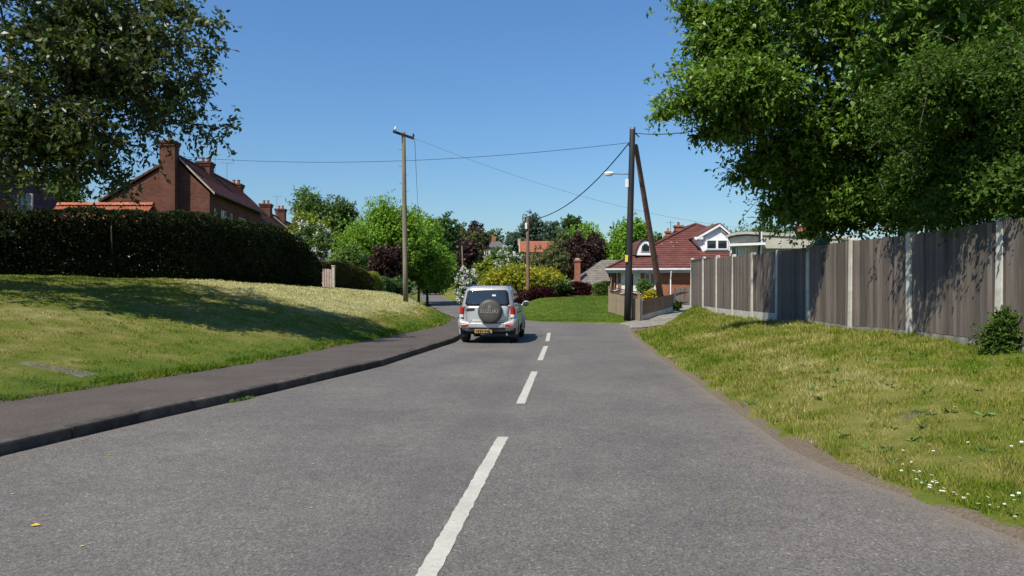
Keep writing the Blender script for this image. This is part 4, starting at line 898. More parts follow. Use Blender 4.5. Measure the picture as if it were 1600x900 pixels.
def brick_house(label, A, az, L, wl, wr, ez_l, ez_r, rz, gz, wins=(), chim=(), ext=None, aer=(), bell=True):
    """A: ridge start (x,y); az: ridge bearing from +y towards -x; wl / wr half depths left and right"""
    u = (-math.sin(az), math.cos(az)); v = (math.cos(az), math.sin(az)); p = lambda s, w, z: wpt(A, u, v, s, w, z)
    root = empty('brick_house', (A[0], A[1], gz), label, 'house', 'red brick houses behind the long hedge')
    mb = MB(); a = .12
    for s in (0, L):
        poly = [p(s, -wl+a, gz-.3), p(s, wr-a, gz-.3), p(s, wr-a, ez_r-.15), p(s, wr*.5, (ez_r+rz)/2-.32), p(s, 0, rz-.22), p(s, -wl+a, ez_l-.15)]
        mb.prism(poly, Vector((u[0], u[1], 0))*(.25 if s == 0 else -.25))
    # front wall with openings: piers and bands round each window
    def wall_with(mb, w, z_top, wins):
        e0 = .26; cur = e0
        for (s0, s1, z0, z1) in wins:
            mb.slab([p(cur, w, gz-.3), p(s0, w, gz-.3), p(s0, w, z_top), p(cur, w, z_top)], .22)
            mb.slab([p(s0, w, gz-.3), p(s1, w, gz-.3), p(s1, w, z0), p(s0, w, z0)], .22)
            mb.slab([p(s0, w, z1), p(s1, w, z1), p(s1, w, z_top), p(s0, w, z_top)], .22); cur = s1
        mb.slab([p(cur, w, gz-.3), p(L-.26, w, gz-.3), p(L-.26, w, z_top), p(cur, w, z_top)], .22)
    wall_with(mb, wr-a, ez_r-.12, wins); mb.slab([p(L-.26, -wl+a, gz-.3), p(.26, -wl+a, gz-.3), p(.26, -wl+a, ez_l-.12), p(L-.26, -wl+a, ez_l-.12)], .22)
    mb.build('wall', 'brick_dark', root)
    for (s0, s1, z0, z1) in wins:
        mb = MB(); w = wr-a-.07; f = .055; sm_ = (s0+s1)/2
        for q0, q1, y0, y1 in ((s0, s0+f, z0, z1), (s1-f, s1, z0, z1), (s0+f, s1-f, z0, z0+f), (s0+f, s1-f, z1-f, z1), (sm_-f/2, sm_+f/2, z0+f, z1-f)):
            mb.slab([p(q0, w, y0), p(q1, w, y0), p(q1, w, y1), p(q0, w, y1)], .06)
        fr = mb.build('window', 'white', root)
        MB().slab([p(s0+f, w-.03, z0+f), p(s1-f, w-.03, z0+f), p(s1-f, w-.03, z1-f), p(s0+f, w-.03, z1-f)], .01).build('pane', 'glass', fr)
        MB().slab([p(s0-.05, w+.12, z0-.07), p(s1+.05, w+.12, z0-.07), p(s1+.05, w+.12, z0-.003), p(s0-.05, w+.12, z0-.003)], .18).build('sill', 'stone', fr)
    mb = MB(); ov = .12; ev = .22
    if bell:
        km = .62; zm = ez_r+(rz-ez_r)*.44
        roof_slope(mb, p(-ov, wr+ev, ez_r-.12), p(L+ov, wr+ev, ez_r-.12), p(L+ov, wr*km, zm), p(-ov, wr*km, zm), rows=6)
        roof_slope(mb, p(-ov, wr*km, zm), p(L+ov, wr*km, zm), p(L+ov, 0, rz), p(-ov, 0, rz), rows=10)
    else: roof_slope(mb, p(-ov, wr+ev, ez_r-.12), p(L+ov, wr+ev, ez_r-.12), p(L+ov, 0, rz), p(-ov, 0, rz), rows=14)
    roof_slope(mb, p(-ov, -wl-ev, ez_l-.12), p(L+ov, -wl-ev, ez_l-.12), p(L+ov, 0, rz), p(-ov, 0, rz), rows=14)
    rf = mb.build('roof', 'tile_red', root)
    MB().tube([p(-ov, 0, rz+.03), p(L+ov, 0, rz+.03)], .10, 8).build('ridge_tiles', 'tile_red', rf)
    # verge board on the near gable (pale)
    if bell:
        pts = [p(-ov-.02, wr+ev, ez_r-.16), p(-ov-.02, wr*km, zm-.06), p(-ov-.02, .25, rz-.14)]
        mb = MB()
        for q in range(2):
            a_, b_ = pts[q], pts[q+1]; mb.slab([a_-Vector((0, 0, .12)), b_-Vector((0, 0, .12)), b_, a_], .035)
        mb.build('verge_board', 'stone', root)
    MB().tube([p(-.05, wr+ev+.05, ez_r-.2), p(L+.05, wr+ev+.05, ez_r-.2)], .055, 8).build('gutter', 'dark_metal', root)
    for (s, w, z0, z1, su, sv) in chim: chimney(A, u, v, s, w, z0, z1, su, sv, 'brick_dark', rf)
    if ext: chimney(A, u, v, *ext, 'brick_dark', root, pots=1)
    for (s, w, z0, z1) in aer:
        mb = MB(); a_ = p(s, w, z0); b_ = p(s, w, z1); mb.tube([a_, b_], .02, 5)
        bx_ = Vector((v[0]*.7, v[1]*.7, 0)); mb.tube([b_-bx_*.7, b_+bx_*.7], .014, 4)
        for k in range(6):
            c = b_+bx_*(-.6+k*.24); mb.tube([c-Vector((u[0], u[1], 0))*.22, c+Vector((u[0], u[1], 0))*.22], .010, 4)
        mb.build('tv_aerial', 'galv', rf)
    return root
h1 = (-20.0, 41.5)
brick_house('nearest red brick house with the tall gable chimney stack', h1, R(6.2), 12.4, 4.1, 2.05, 6.9, 7.5, 9.55, 2.0,
    wins=[(.9, 1.5, 5.2, 6.55), (2.3, 3.6, 5.3, 6.6), (4.3, 5.0, 5.4, 6.6), (6.2, 8.2, 5.2, 6.55)],
    chim=[(5.4, 0, 8.3, 10.15, .95, .8), (12.6, 0, 8.2, 9.75, .95, .85)], ext=(-.32, -.25, 1.7, 10.35, .7, .86), aer=[(7.4, 0, 9.0, 11.0), (10.2, 0, 9.0, 10.9)])
brick_house('second red brick house lower down the row', (-21.45, 54.6), R(7.2), 12.6, 4.1, 2.6, 6.0, 6.1, 8.55, 1.8,
    wins=[(1.5, 2.9, 4.4, 5.7), (5, 6.4, 4.4, 5.7), (9, 10.4, 4.4, 5.7)], chim=[(8.9, .2, 7.6, 9.35, .95, .9)])
brick_house('third red brick house at the far end of the row', (-23.3, 67.6), R(7.2), 14, 4.1, 2.9, 6.2, 6.2, 8.75, 1.6,
    wins=[(2, 3.4, 4.4, 5.7), (8, 9.4, 4.4, 5.7)], chim=[(3.4, .2, 7.9, 9.75, .9, .9), (12.6, .3, 7.9, 9.5, 1, .9)], aer=[(2.0, .1, 8.5, 10.8)])
# red/orange lean roof of an outbuilding in front of the gable, ribbed pantiles with a row of ridge tiles
o0 = Vector((-23.2, 35.6, 2.0)); ob_ = empty('outbuilding', o0, 'low outbuilding with an orange pantile roof in front of the gable', 'outbuilding')
x0, x1, yr0, zr, ze = -23.8, -18.8, 36.6, 6.0, 4.7
mb = MB().box(((x0+x1)/2, 36.9, 3.3), (x1-x0-.3, 2.6, 3.2)); mb.prism([(x1-.16, 35.6, 4.9), (x1-.16, 38.2, 4.9), (x1-.16, yr0, zr-.1)], (-.2, 0, 0)); mb.build('wall', 'brick_dark', ob_)
mb = MB(); nrib = 26; V = []; Fs = []; rows_ = 7
for sgn in (-1, 1):
    o_ = len(V)
    cols = nrib*4+1
    for j in range(rows_*2):
        t_ = (j//2+(j % 2))/rows_; lift = .03 if j % 2 == 0 else 0
        for i in range(cols):
            V.append((x0+(x1-x0)*i/(cols-1), yr0+sgn*1.75*(1-t_), ze+(zr-ze)*t_+.035*math.cos(i*math.pi/2)+lift))
    for j in range(rows_*2-1):
        for i in range(cols-1): a = o_+j*cols+i; Fs.append((a, a+1, a+1+cols, a+cols))
pan = mb.add(V, Fs).build('roof', 'tile_orange', ob_, fixn=False); pan.modifiers.new('thick', 'SOLIDIFY').thickness = .02
rsrc = None
for k in range(12):
    if rsrc is None:
        poly = [(0, .17*math.cos(a), .15*math.sin(a)) for a in [math.pi*i/6 for i in range(7)]]+[(0, .14*math.cos(a), .12*math.sin(a)) for a in [math.pi*i/6 for i in range(6, -1, -1)]]
        rsrc = MB().prism(poly, (.43, 0, 0)).build('ridge_tile', 'tile_orange'); o = rsrc
    else: o = rsrc.copy(); COL.objects.link(o)
    o.parent = pan; wl_ = world_loc(pan); o.location = Vector((x0+k*(x1-x0)/12, yr0, zr-.01))-wl_; o.rotation_euler = (0, R(-1.5), 0)
# dark house at the far left behind the tree
dh = empty('brick_house', (-27.5, 36, 2.2), 'dark house at the left edge half hidden behind the spreading tree', 'house', 'red brick houses behind the long hedge')
mb = MB().box((-29, 38.5, 3.9), (6.6, 5, 4.0)); mb.prism([(-32.3, 36.01, 5.9), (-25.7, 36.01, 5.9), (-29, 36.01, 8.2)], (0, 4.98, 0)); mb.build('wall', 'brick_dark', dh)
mb = MB(); roof_slope(mb, (-25.5, 35.7, 5.8), (-25.5, 41.3, 5.8), (-29, 41.3, 8.35), (-29, 35.7, 8.35)); roof_slope(mb, (-32.5, 35.7, 5.8), (-32.5, 41.3, 5.8), (-29, 41.3, 8.35), (-29, 35.7, 8.35)); mb.build('roof', 'tile_red', dh)
wc = P(39, 322, 35.93); mb = MB()
for dx, dz_, sx_, sz_ in ((-.36, 0, .07, 1.3), (.36, 0, .07, 1.3), (0, .62, .65, .06), (0, -.62, .65, .06), (0, .1, .65, .04)): mb.box((wc.x+dx, 35.96, wc.z+dz_), (sx_, .08, sz_))
wf = mb.build('window', 'old_concrete', dh); MB().box((wc.x, 35.99, wc.z), (.66, .02, 1.2)).build('pane', 'glass', wf)

# distant belt of trees closing the valley
rngw = np.random.default_rng(77); lob = []
for k in range(70):
    xx = -330+k*9.4+rngw.uniform(-2, 2); yy = 235+rngw.uniform(-12, 12); hh_ = rngw.uniform(7, 12) if -60 < xx < 90 else rngw.uniform(7, 15); lob.append((xx, yy, Tz(xx, yy)+hh_*.45, 6.5, 5, hh_*.55))
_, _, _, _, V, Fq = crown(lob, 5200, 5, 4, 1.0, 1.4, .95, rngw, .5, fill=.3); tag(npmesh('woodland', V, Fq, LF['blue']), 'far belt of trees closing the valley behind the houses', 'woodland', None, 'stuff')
gw = empty('garden_wall', (-26, 36.2, 2.0), 'dark brick garden wall behind the long hedge, seen only through its gaps', 'wall')
MB().box((-27, 34.6, 2.6), (34, .22, 1.7)).build('wall', 'brick_dark', gw); MB().box((-27, 34.6, 3.48), (34.2, .3, .07)).build('coping', 'old_concrete', gw)
tree('broadleaf_tree', 'unseen tree beyond the left edge, added to shade the dark house', (-32.5, 34.0, Tz(-32.5, 34.0)), auto_lobes(-31.8, 34.0, 7.5, 14.5, 4.6, 8, 88), 'deep', .3, 900, 7, 6, .4, .6, 188, trunk_r=.25)  # out of view; added only to throw shade on the dark house
# gatepost and pinkish gate between the hedges
gp = P(521, 456, 33.8); gz_ = Tz(gp.x, 33.8)
gt = empty('garden_gate', (gp.x, 33.8, gz_), 'narrow pinkish gate with a pale post between the two hedges', 'gate')
MB().box((gp.x, 33.8, gz_+.5), (.14, .14, 1.15)).box((gp.x, 33.8, gz_+1.1), (.18, .18, .05)).build('post', 'stone', gt, bevel=.01)
for k in range(4): MB().box((gp.x-.16-k*.115, 33.85, gz_+.5), (.09, .03, .8+.12*math.sin(k*.6+.5))).build('slat', 'pink' if k != 1 else 'red_paint' if False else 'pink', gt)
for z in (.25, .75): MB().box((gp.x-.34, 33.89, gz_+z), (.5, .035, .07)).build('rail', 'pink', gt)

# ------------------------------------------------------------------ bungalow on the right
bg = empty('bungalow', (6.0, 45, Tz(8, 45)), 'red brick bungalow with a big hipped brown-red roof', 'house'); gz = .35
Ax, Ay, Bx, By, Cx, Cy, Dx, Dy = 6.05, 45.0, 20.5, 44.4, 21.5, 60, 8.6, 61.5; EZ = 2.86
R1, R2 = Vector((13.25, 50.4, 6.22)), Vector((13.9, 58.5, 6.45))
def inset(x, y, k=.45):
    cx_, cy_ = 14, 53; d = Vector((cx_-x, cy_-y)); d.normalize(); return (x+d.x*k*1.3, y+d.y*k*1.3)
mb = MB(); cs = [inset(Ax, Ay), inset(Bx, By), inset(Cx, Cy), inset(Dx, Dy)]
fx0, fx1 = cs[0][0], cs[1][0]; fy = cs[0][1]
# front wall, openings at (954-964), (970-1000), (1006-1022) of the photograph
wn_ = [((954-800)*fy/F, (965-800)*fy/F, 1.55, 2.66), ((970-800)*fy/F, (1001-800)*fy/F, 1.35, 2.66), ((1007-800)*fy/F, (1024-800)*fy/F, 1.65, 2.62), (12.4, 14.2, 1.5, 2.6)]
def fpt(x, z, dy=0): return Vector((x, fy+dy-(x-fx0)*.03, z))
cur = fx0
for (a, b, z0, z1) in wn_:
    mb.slab([fpt(cur, gz-.3), fpt(a, gz-.3), fpt(a, 2.8), fpt(cur, 2.8)], .25); mb.slab([fpt(a, gz-.3), fpt(b, gz-.3), fpt(b, z0), fpt(a, z0)], .25); mb.slab([fpt(a, z1), fpt(b, z1), fpt(b, 2.8), fpt(a, 2.8)], .25); cur = b
mb.slab([fpt(cur, gz-.3), fpt(fx1, gz-.3), fpt(fx1, 2.8), fpt(cur, 2.8)], .25)
for (p_, q_) in ((1, 2), (2, 3), (3, 0)):
    a, b = cs[p_], cs[q_]; mb.slab([(a[0], a[1], gz-.3), (b[0], b[1], gz-.3), (b[0], b[1], 2.8), (a[0], a[1], 2.8)], .25)
mb.build('wall', 'brick_red', bg)
for i, (a, b, z0, z1) in enumerate(wn_):
    n = 1 if b-a < .6 else (3 if b-a > 1.1 else 2); mb = MB(); f = .06
    for k in range(n+1):
        c = a+f/2+(b-a-f)*k/n; mb.slab([fpt(c-f/2, z0, .05), fpt(c+f/2, z0, .05), fpt(c+f/2, z1, .05), fpt(c-f/2, z1, .05)], .07)
    for zz in (z0, z1-f): mb.slab([fpt(a+f, zz, .053), fpt(b-f, zz, .053), fpt(b-f, zz+f, .053), fpt(a+f, zz+f, .053)], .06)
    fr = mb.build('window', 'white', bg)
    for k in range(n):
        q0, q1 = a+f+(b-a-f)*k/n, a+(b-a-f)*(k+1)/n; MB().slab([fpt(q0, z0+f, .08), fpt(q1, z0+f, .08), fpt(q1, z1-f, .08), fpt(q0, z1-f, .08)], .01).build('pane', 'glass', fr)
    if i in (0, 1):
        for q0, q1 in ((a+.05, a+(b-a)*.30), (b-(b-a)*.34, b-.05)) if i == 1 else ((a+.04, a+.2),):
            mb = MB(); V = []; m_ = 14
            for k in range(m_+1): V += [fpt(q0+(q1-q0)*k/m_, z0+.06, .066+.004*(k % 2)), fpt(q0+(q1-q0)*k/m_, z1-.06, .066+.004*(k % 2))]
            mb.add(V, [(2*k, 2*k+2, 2*k+3, 2*k+1) for k in range(m_)]).build('curtain', 'curtain', fr, fixn=False)
    MB().slab([fpt(a-.05, z0-.08, -.06), fpt(b+.05, z0-.08, -.06), fpt(b+.05, z0-.004, -.06), fpt(a-.05, z0-.004, -.06)], .1).build('sill', 'white', fr)
mb = MB(); A_, B_, C_, D_ = Vector((Ax, Ay, EZ)), Vector((Bx, By, EZ)), Vector((Cx, Cy, EZ)), Vector((Dx, Dy, EZ))
roof_slope(mb, A_, B_, R1, R1, rows=22, th=.06); roof_slope(mb, B_, C_, R2, R1, rows=22, th=.06); roof_slope(mb, C_, D_, R2, R2, rows=22, th=.06); roof_slope(mb, D_, A_, R1, R2, rows=22, th=.06)
rf = mb.build('roof', 'tile_maroon', bg)
mb = MB()
for a, b in ((A_, R1), (B_, R1), (D_, R2), (C_, R2), (R1, R2)): mb.tube([a+Vector((0, 0, .05)), b+Vector((0, 0, .07))], .09, 6)
mb.build('hip_tiles', 'tile_maroon', rf)
mb = MB()
for a, b in ((A_, B_), (D_, A_)):
    mb.tube([a+Vector((-.06 if b is A_ else 0, -.06, -.02)), b+Vector((0, -.06, -.02))], .07, 8)
mb.build('gutter', 'gutter', bg, smooth=True)
a, b = A_+Vector((.05, .02, -.10)), B_+Vector((0, .02, -.10)); MB().slab([a-Vector((0, 0, .1)), b-Vector((0, 0, .1)), b+Vector((0, 0, .06)), a+Vector((0, 0, .06))], .03).build('fascia', 'gutter', bg)
MB().slab([A_+Vector((.1, .06, -.21)), B_+Vector((0, .06, -.21)), B_+Vector((0, .7, -.21)), A_+Vector((.5, .7, -.21))], .02).build('soffit', 'white', bg)
dp = P(1049, 424, 44.5); MB().tube([dp, dp+Vector((0, .12, -.35)), dp+Vector((0, .2, -.5)), dp+Vector((0, .2, -2.0))], .04, 8).build('downpipe', 'white', bg)
def pitch_y(z): return Ay+(z-EZ)/(R1.z-EZ)*(R1.y-Ay)-.1
# eyebrow dormer: white half-round front, vaulted roof running back into the slope
c = P(1007.5, 399, 46.35); yb = 46.15; rw, rh = .60, .98; arc = [(math.cos(a)*rw*(1-.10*math.sin(a)), math.sin(a)*rh) for a in [math.pi*i/14 for i in range(15)]]
MB().prism([(c.x+x, yb, c.z+z) for x, z in arc], (0, .12, 0)).build('dormer_front', 'white', rf)
V = []; 
for dy, zl in ((-.10, 0), (3.0, .0)):
    for x, z in arc: V.append((c.x+x*1.1, yb+dy, c.z+z*1.08+zl))
MB().add(V, [(i, i+1, i+16, i+15) for i in range(14)]).build('dormer_roof', 'tile_maroon', rf, fixn=False).modifiers.new('t', 'SOLIDIFY').thickness = .05
wf = MB().prism([(c.x+x*.52, yb-.03, c.z+.2+z*.62) for x, z in arc], (0, .04, 0)).build('window', 'stone', rf)
MB().box((c.x, yb-.05, c.z+.46), (.46, .02, .36)).box((c.x, yb-.05, c.z+.70), (.24, .02, .07)).build('pane', 'glass', wf)
# gabled dormer
g0 = P(1098, 392, 46.8); g1 = P(1140, 392, 46.8); yb = 46.75; xa, xb, zb, ze_, zt = g0.x, g1.x, 4.1, 5.08, 5.86
dm = MB().prism([(xa, yb, zb), (xb, yb, zb), (xb, yb, ze_), ((xa+xb)/2+.15, yb, zt-.06), (xa, yb, ze_)], (0, 3.2, 0)).build('dormer', 'white', rf)
mb = MB(); pk = (xa+xb)/2+.15
mb.slab([(xa-.55, yb-.22, ze_-.12), (pk, yb-.22, zt+.06), (pk, yb+4.2, zt+.06), (xa-.55, yb+4.2, ze_-.12)][::-1], .09); mb.slab([(pk, yb-.22, zt+.06), (xb+.35, yb-.22, ze_-.12), (xb+.35, yb+4.2, ze_-.12), (pk, yb+4.2, zt+.06)][::-1], .09); mb.build('dormer_roof', 'tile_maroon', rf)
mb = MB()
for (x_a, z_a) in ((xa-.55, ze_-.14), (xb+.35, ze_-.14)): mb.slab([(x_a, yb-.24, z_a-.10), (pk, yb-.24, zt-.10), (pk, yb-.24, zt+.05), (x_a, yb-.24, z_a+.05)], .03)
mb.box((xa-.32, yb-.1, ze_-.1), (.55, .25, .16)); mb.build('bargeboard', 'white', rf)
MB().prism([(xa-.45, yb+.05, ze_-.1), (xa+.02, yb+.05, ze_-.1), (xa+.02, yb+.05, zb-.05)], (0, 1.2, 0)).build('dormer_cheek', 'white', rf)
wx0, wx1, wz0, wz1 = (1103-800)*yb/F, (1137-800)*yb/F, 1.65+60*yb/F, 1.65+75.5*yb/F
mb = MB(); f = .07; mid = (wx0+wx1)/2
for q0, q1, z0, z1 in ((wx0, wx0+f, wz0, wz1), (wx1-f, wx1, wz0, wz1), (mid-.07, mid+.07, wz0+f, wz1-f), (wx0+f, wx1-f, wz0, wz0+f), (wx0+f, wx1-f, wz1-f, wz1)): mb.box(((q0+q1)/2, yb-.03, (z0+z1)/2), (q1-q0, .08, z1-z0))
wf = mb.build('window', 'white', dm)
for q0, q1 in ((wx0+f, mid-.07), (mid+.07, wx1-f)): MB().box(((q0+q1)/2, yb-.02, (wz0+wz1)/2), (q1-q0, .03, wz1-wz0-2*f)).build('pane', 'glass', wf)
MB().box((mid, yb-.06, wz0-.10), (wx1-wx0+.2, .12, .06)).build('sill', 'fascia_dark', wf)
for px_, top_, Yd, w_ in ((1060, 353, 50.5, .52), (1043.5, 362, 56, .34)):
    c = P(px_, top_, Yd); mb = MB().box((c.x, Yd, c.z-.9), (w_, w_, 1.8)).box((c.x, Yd, c.z-.03), (w_+.14, w_+.14, .12)).box((c.x, Yd, c.z-.35), (w_+.10, w_+.10, .10)); ch = mb.build('chimney', 'brick_red', rf)
    MB().lathe(c+Vector((0, 0, .03)), [(.10, 0), (.08, .18), (.10, .20), (.10, .24), (.06, .24)], n=10).build('chimney_pot', 'tile_orange', ch)
# pale lichen slabs / snapped tiles on the roof
rs = random.Random(6)
for k in range(12):
    z = rs.uniform(3.2, 5.2); xx = 9.2+rs.uniform(0, 2.6); y_ = Ay+(z-EZ)/(R1.z-EZ)*(R1.y-Ay)-.06
    MB().box((xx, y_-.02, z), (rs.uniform(.06, .16), .03, .05), rx=R(-58), rz=rs.uniform(-.4, .4)).build('pale_tile', 'lichen', rf)
a_ = P(1028, 366, 52); mb = MB().tube([P(1048, 372, 50), P(1048, 345, 50)], .018, 5)
for k in range(5): mb.tube([P(1042+k*2.4, 348, 49.8), P(1042+k*2.4, 348, 50.4)], .01, 4)
mb.tube([P(1041, 348, 50), P(1053, 348, 50)], .012, 4).build('tv_aerial', 'dark_metal', rf)

# grey-roofed barn with its chimney, left of the bungalow
bn = empty('barn', (5.0, 56, Tz(5, 56)), 'low brick barn with a grey-brown tiled roof beside the bungalow', 'barn')
Yb = 58; e0 = P(893, 447, Yb); r0_ = P(942, 408, Yb+3.4); r1_ = P(975, 408, Yb+3.4); e1 = P(960, 452, Yb)
mb = MB(); roof_slope(mb, (e0.x, Yb, 1.9), (e1.x+2.5, Yb, 1.9), (r1_.x+1.6, Yb+3.2, 4.1), (r0_.x-.1, Yb+3.2, 4.1), rows=14); roof_slope(mb, (e0.x, Yb+6.4, 1.9), (e1.x+2.5, Yb+6.4, 1.9), (r1_.x+1.6, Yb+3.2, 4.1), (r0_.x-.1, Yb+3.2, 4.1), rows=14)
roof_slope(mb, (e0.x, Yb, 1.9), (e0.x, Yb+6.4, 1.9), (r0_.x-.1, Yb+3.2, 4.1), (r0_.x-.1, Yb+3.2, 4.1), rows=14); brf = mb.build('roof', 'tile_grey', bn)
MB().box((e0.x+.3+(e1.x+2-e0.x)/2, Yb+3.2, 1.2), (e1.x+2-e0.x-.1, 5.9, 1.5)).build('wall', 'brick_red', bn)
cc = P(904, 405, 57.5); mb = MB().box((cc.x, 58.6, 2.6), (.46, .5, 2.6)).box((cc.x, 58.6, 3.95), (.60, .64, .14)); ch = mb.build('chimney', 'brick_red', brf); MB().box((cc.x, 58.6, 4.07), (.34, .34, .16)).build('chimney_top', 'stone', ch)

# hipped buff house and orange-roofed house far away
hh = P(772, 420, 140); hz0 = float(T(hh.x, 140)); fh = empty('hipped_house', (hh.x, 142, hz0), 'distant buff house with a shallow hipped slate roof and orange chimney', 'house', 'distant houses')
x0, x1 = (755-800)*140/F, (792-800)*140/F; ze = CAMH+(450-386)*140/F; zt = CAMH+(450-375.5)*140/F
ws = [(-5.2, -4.5), (-3.4, -2.6), (-2.0, -1.4)]
mb = MB().box(((x0+x1)/2, 142.5, (hz0-.5+ze)/2), (x1-x0, 4.99, ze-hz0+.5)); mb.build('wall', 'brick_buff', fh)
mb = MB(); A1, B1, C1, D1 = [Vector(q) for q in ((x0-.35, 139.6, ze-.1), (x1+.35, 139.6, ze-.1), (x1+.35, 145.4, ze-.1), (x0-.35, 145.4, ze-.1))]; ra, rb_ = Vector((x0+1.6, 142.5, zt)), Vector((x1-1.6, 142.5, zt))
for q in ((A1, B1, rb_, ra), (B1, C1, rb_, rb_), (C1, D1, ra, rb_), (D1, A1, ra, ra)): roof_slope(mb, *q, rows=6, th=.1)
hrf = mb.build('roof', 'slate', fh)
cc = P(771.5, 371, 142.5); mb = MB().box((cc.x, 142.5, cc.z-.5), (.85, .7, 1.4)); chh = mb.build('chimney', 'brick_red', hrf)
MB().lathe(cc+Vector((-.15, 0, .15)), [(.16, 0), (.14, .4), (.17, .44)], n=8).build('chimney_pot', 'tile_orange', chh)
for pxw in (760, 768, 780):
    w = P(pxw, 395, 139.9); fr = MB().box((w.x, 139.98, w.z), (.75, .08, 1.25)).build('window', 'white', fh); MB().box((w.x-.16, 139.93, w.z), (.25, .03, 1.1)).box((w.x+.17, 139.93, w.z), (.25, .03, 1.1)).build('pane', 'glass', fr)
oh = P(840, 400, 125); oz = float(T(oh.x, 127)); of = empty('orange_roofed_house', (oh.x, 128, oz), 'distant house with a bright orange pantile roof behind the trees', 'house', 'distant houses')
x0, x1 = (811-800)*125/F, (872-800)*125/F; ze = CAMH+(450-393)*125/F; zt = CAMH+(450-375)*125/F
mb = MB().box(((x0+x1)/2, 128, (oz-.5+ze)/2), (x1-x0, 5.8, ze-oz+.5))
for xx, dd in ((x0, .3), (x1, -.3)): mb.prism([(xx, 125.1, ze-.01), (xx, 130.9, ze-.01), (xx, 128, zt-.1)], (dd, 0, 0))
mb.build('wall', 'stone', of)
mb = MB(); roof_slope(mb, (x0+.12, 124.8, ze-.12), (x1+.1, 124.8, ze-.12), (x1+.1, 128, zt), (x0+.12, 128, zt), rows=9); roof_slope(mb, (x0+.12, 131.2, ze-.12), (x1+.1, 131.2, ze-.12), (x1+.1, 128, zt), (x0+.12, 128, zt), rows=9); mb.build('roof', 'tile_orange', of)
MB().box((x0+.05, 128, zt-.2), (.5, .8, 1.2)).build('chimney', 'stone', of)

# flat-roofed cream building behind the fence
fb = empty('flat_roofed_building', (16.5, 44, .5), 'low cream flat-roofed building with a curved dark fascia behind the fence', 'building')
Yf = 40.0
def q(px, py, Y=Yf): return P(px, py, Y)
mb = MB(); pl = q(1142, 400); pr_ = q(1184, 400)
mb.prism([(pl.x, Yf+.2, .4), (pr_.x, Yf+.2, .4), (pr_.x, Yf+.2, 3.8), (pl.x, Yf+.2, 3.8)], (1.5, 4, 0)); mb.prism([(pr_.x+.01, Yf+.3, .3), (20, Yf+.3, .3), (20, Yf+.3, 4.3), (pr_.x+.01, Yf+.3, 4.3)], (1.5, 5.4, 0)); mb.build('wall', 'cream', fb)
# curved dark-grey fascia on the left part
top = [(1135, 370), (1140, 366.5), (1152, 364), (1168, 363), (1186, 364), (1192, 365)]; bot = [(1192, 377), (1180, 378), (1160, 379), (1143, 380.5)]
MB().prism([q(*t_, Yf-.25) for t_ in top+bot], (1.6, 4.5, 0)).build('fascia', 'fascia_dark', fb)
mb = MB()
for i in range(len(top)-1):
    a, b = q(*top[i], Yf-.32), q(*top[i+1], Yf-.32); mb.slab([a-Vector((0, 0, .09)), b-Vector((0, 0, .09)), b+Vector((0, 0, .05)), a+Vector((0, 0, .05))], .12)
mb.build('roof_edge', 'cream', fb)
a, b = q(1192, 364.5, Yf-.3), q(1330, 371.5, Yf-.3); MB().slab([a-Vector((0, 0, .10)), b-Vector((0, 0, .10)), b+Vector((0, 0, .06)), a+Vector((0, 0, .06))], .2).build('roof_edge', 'cream', fb)
MB().slab([q(1192, 388, Yf-.22), q(1330, 388, Yf-.22), q(1330, 373.5, Yf-.22), q(1192, 367, Yf-.22)], .2).build('parapet', 'cream', fb)
a, b = q(1140, 382.5, Yf-.5), q(1196, 380.5, Yf-.5); MB().slab([a-Vector((0, 0, .07)), b-Vector((0, 0, .07)), b+Vector((0, 0, .07)), a+Vector((0, 0, .07))], .3).build('gutter', 'white', fb)
for x0_, x1_ in ((1141, 1151), (1153, 1166), (1168, 1184)):
    a, b = q(x0_, 400, Yf+.16), q(x1_, 384, Yf+.16); mb = MB(); f = .07
    for s0, s1, z0, z1 in ((a.x, a.x+f, a.z, b.z), (b.x-f, b.x, a.z, b.z), (a.x+f, b.x-f, a.z, a.z+f), (a.x+f, b.x-f, b.z-f, b.z)): mb.box(((s0+s1)/2, Yf+.16, (z0+z1)/2), (s1-s0, .1, z1-z0))
    fr = mb.build('window', 'white', fb); MB().box(((a.x+b.x)/2, Yf+.17, (a.z+b.z)/2), (b.x-a.x-2*f, .03, b.z-a.z-2*f)).build('pane', 'glass' if x0_ == 1141 else 'curtain', fr)
for px_ in (1190, 1187): MB().tube([q(px_, 362, Yf-.5), q(px_, 378, Yf-.45), q(px_-2, 398, Yf-.1)], .06, 8).build('downpipe', 'white' if px_ == 1190 else 'dark_metal', fb)
MB().box(q(1252, 366, Yf+2.5), (.5, .5, 1.0)).build('chimney', 'brick_red', fb)

# low fence with trellis top, low plank panel and the dark gate behind
tf = empty('trellis_fence', (5.5, 38.6, Tz(5.5, 38.6)), 'short tan board fence with a slatted trellis top behind the black pole', 'fence')
A0, B0 = Vector((5.45, 39.0, 0)), Vector((6.25, 34.4, 0)); dd = (B0-A0); LL = dd.length; d_ = dd/LL; za, zb2 = Tz(*A0.xy)+.02, Tz(*B0.xy)+.02
n = 36; src = None
for i in range(n):
    c = A0+d_*(LL*(i+.5)/n); z = za+(zb2-za)*i/n
    if src is None: src = MB().box((0, 0, .5), (.020, LL/n*.92, 1.0)).build('board', 'board_tan'); o = src
    else: o = src.copy(); COL.objects.link(o)
    o.parent = tf; o.location = Vector((c.x, c.y, z))-world_loc(tf); o.rotation_euler = (0, 0, math.atan2(d_.y, d_.x)-math.pi/2); o.scale = (1, 1, 1.06+rk.uniform(-.01, .01))
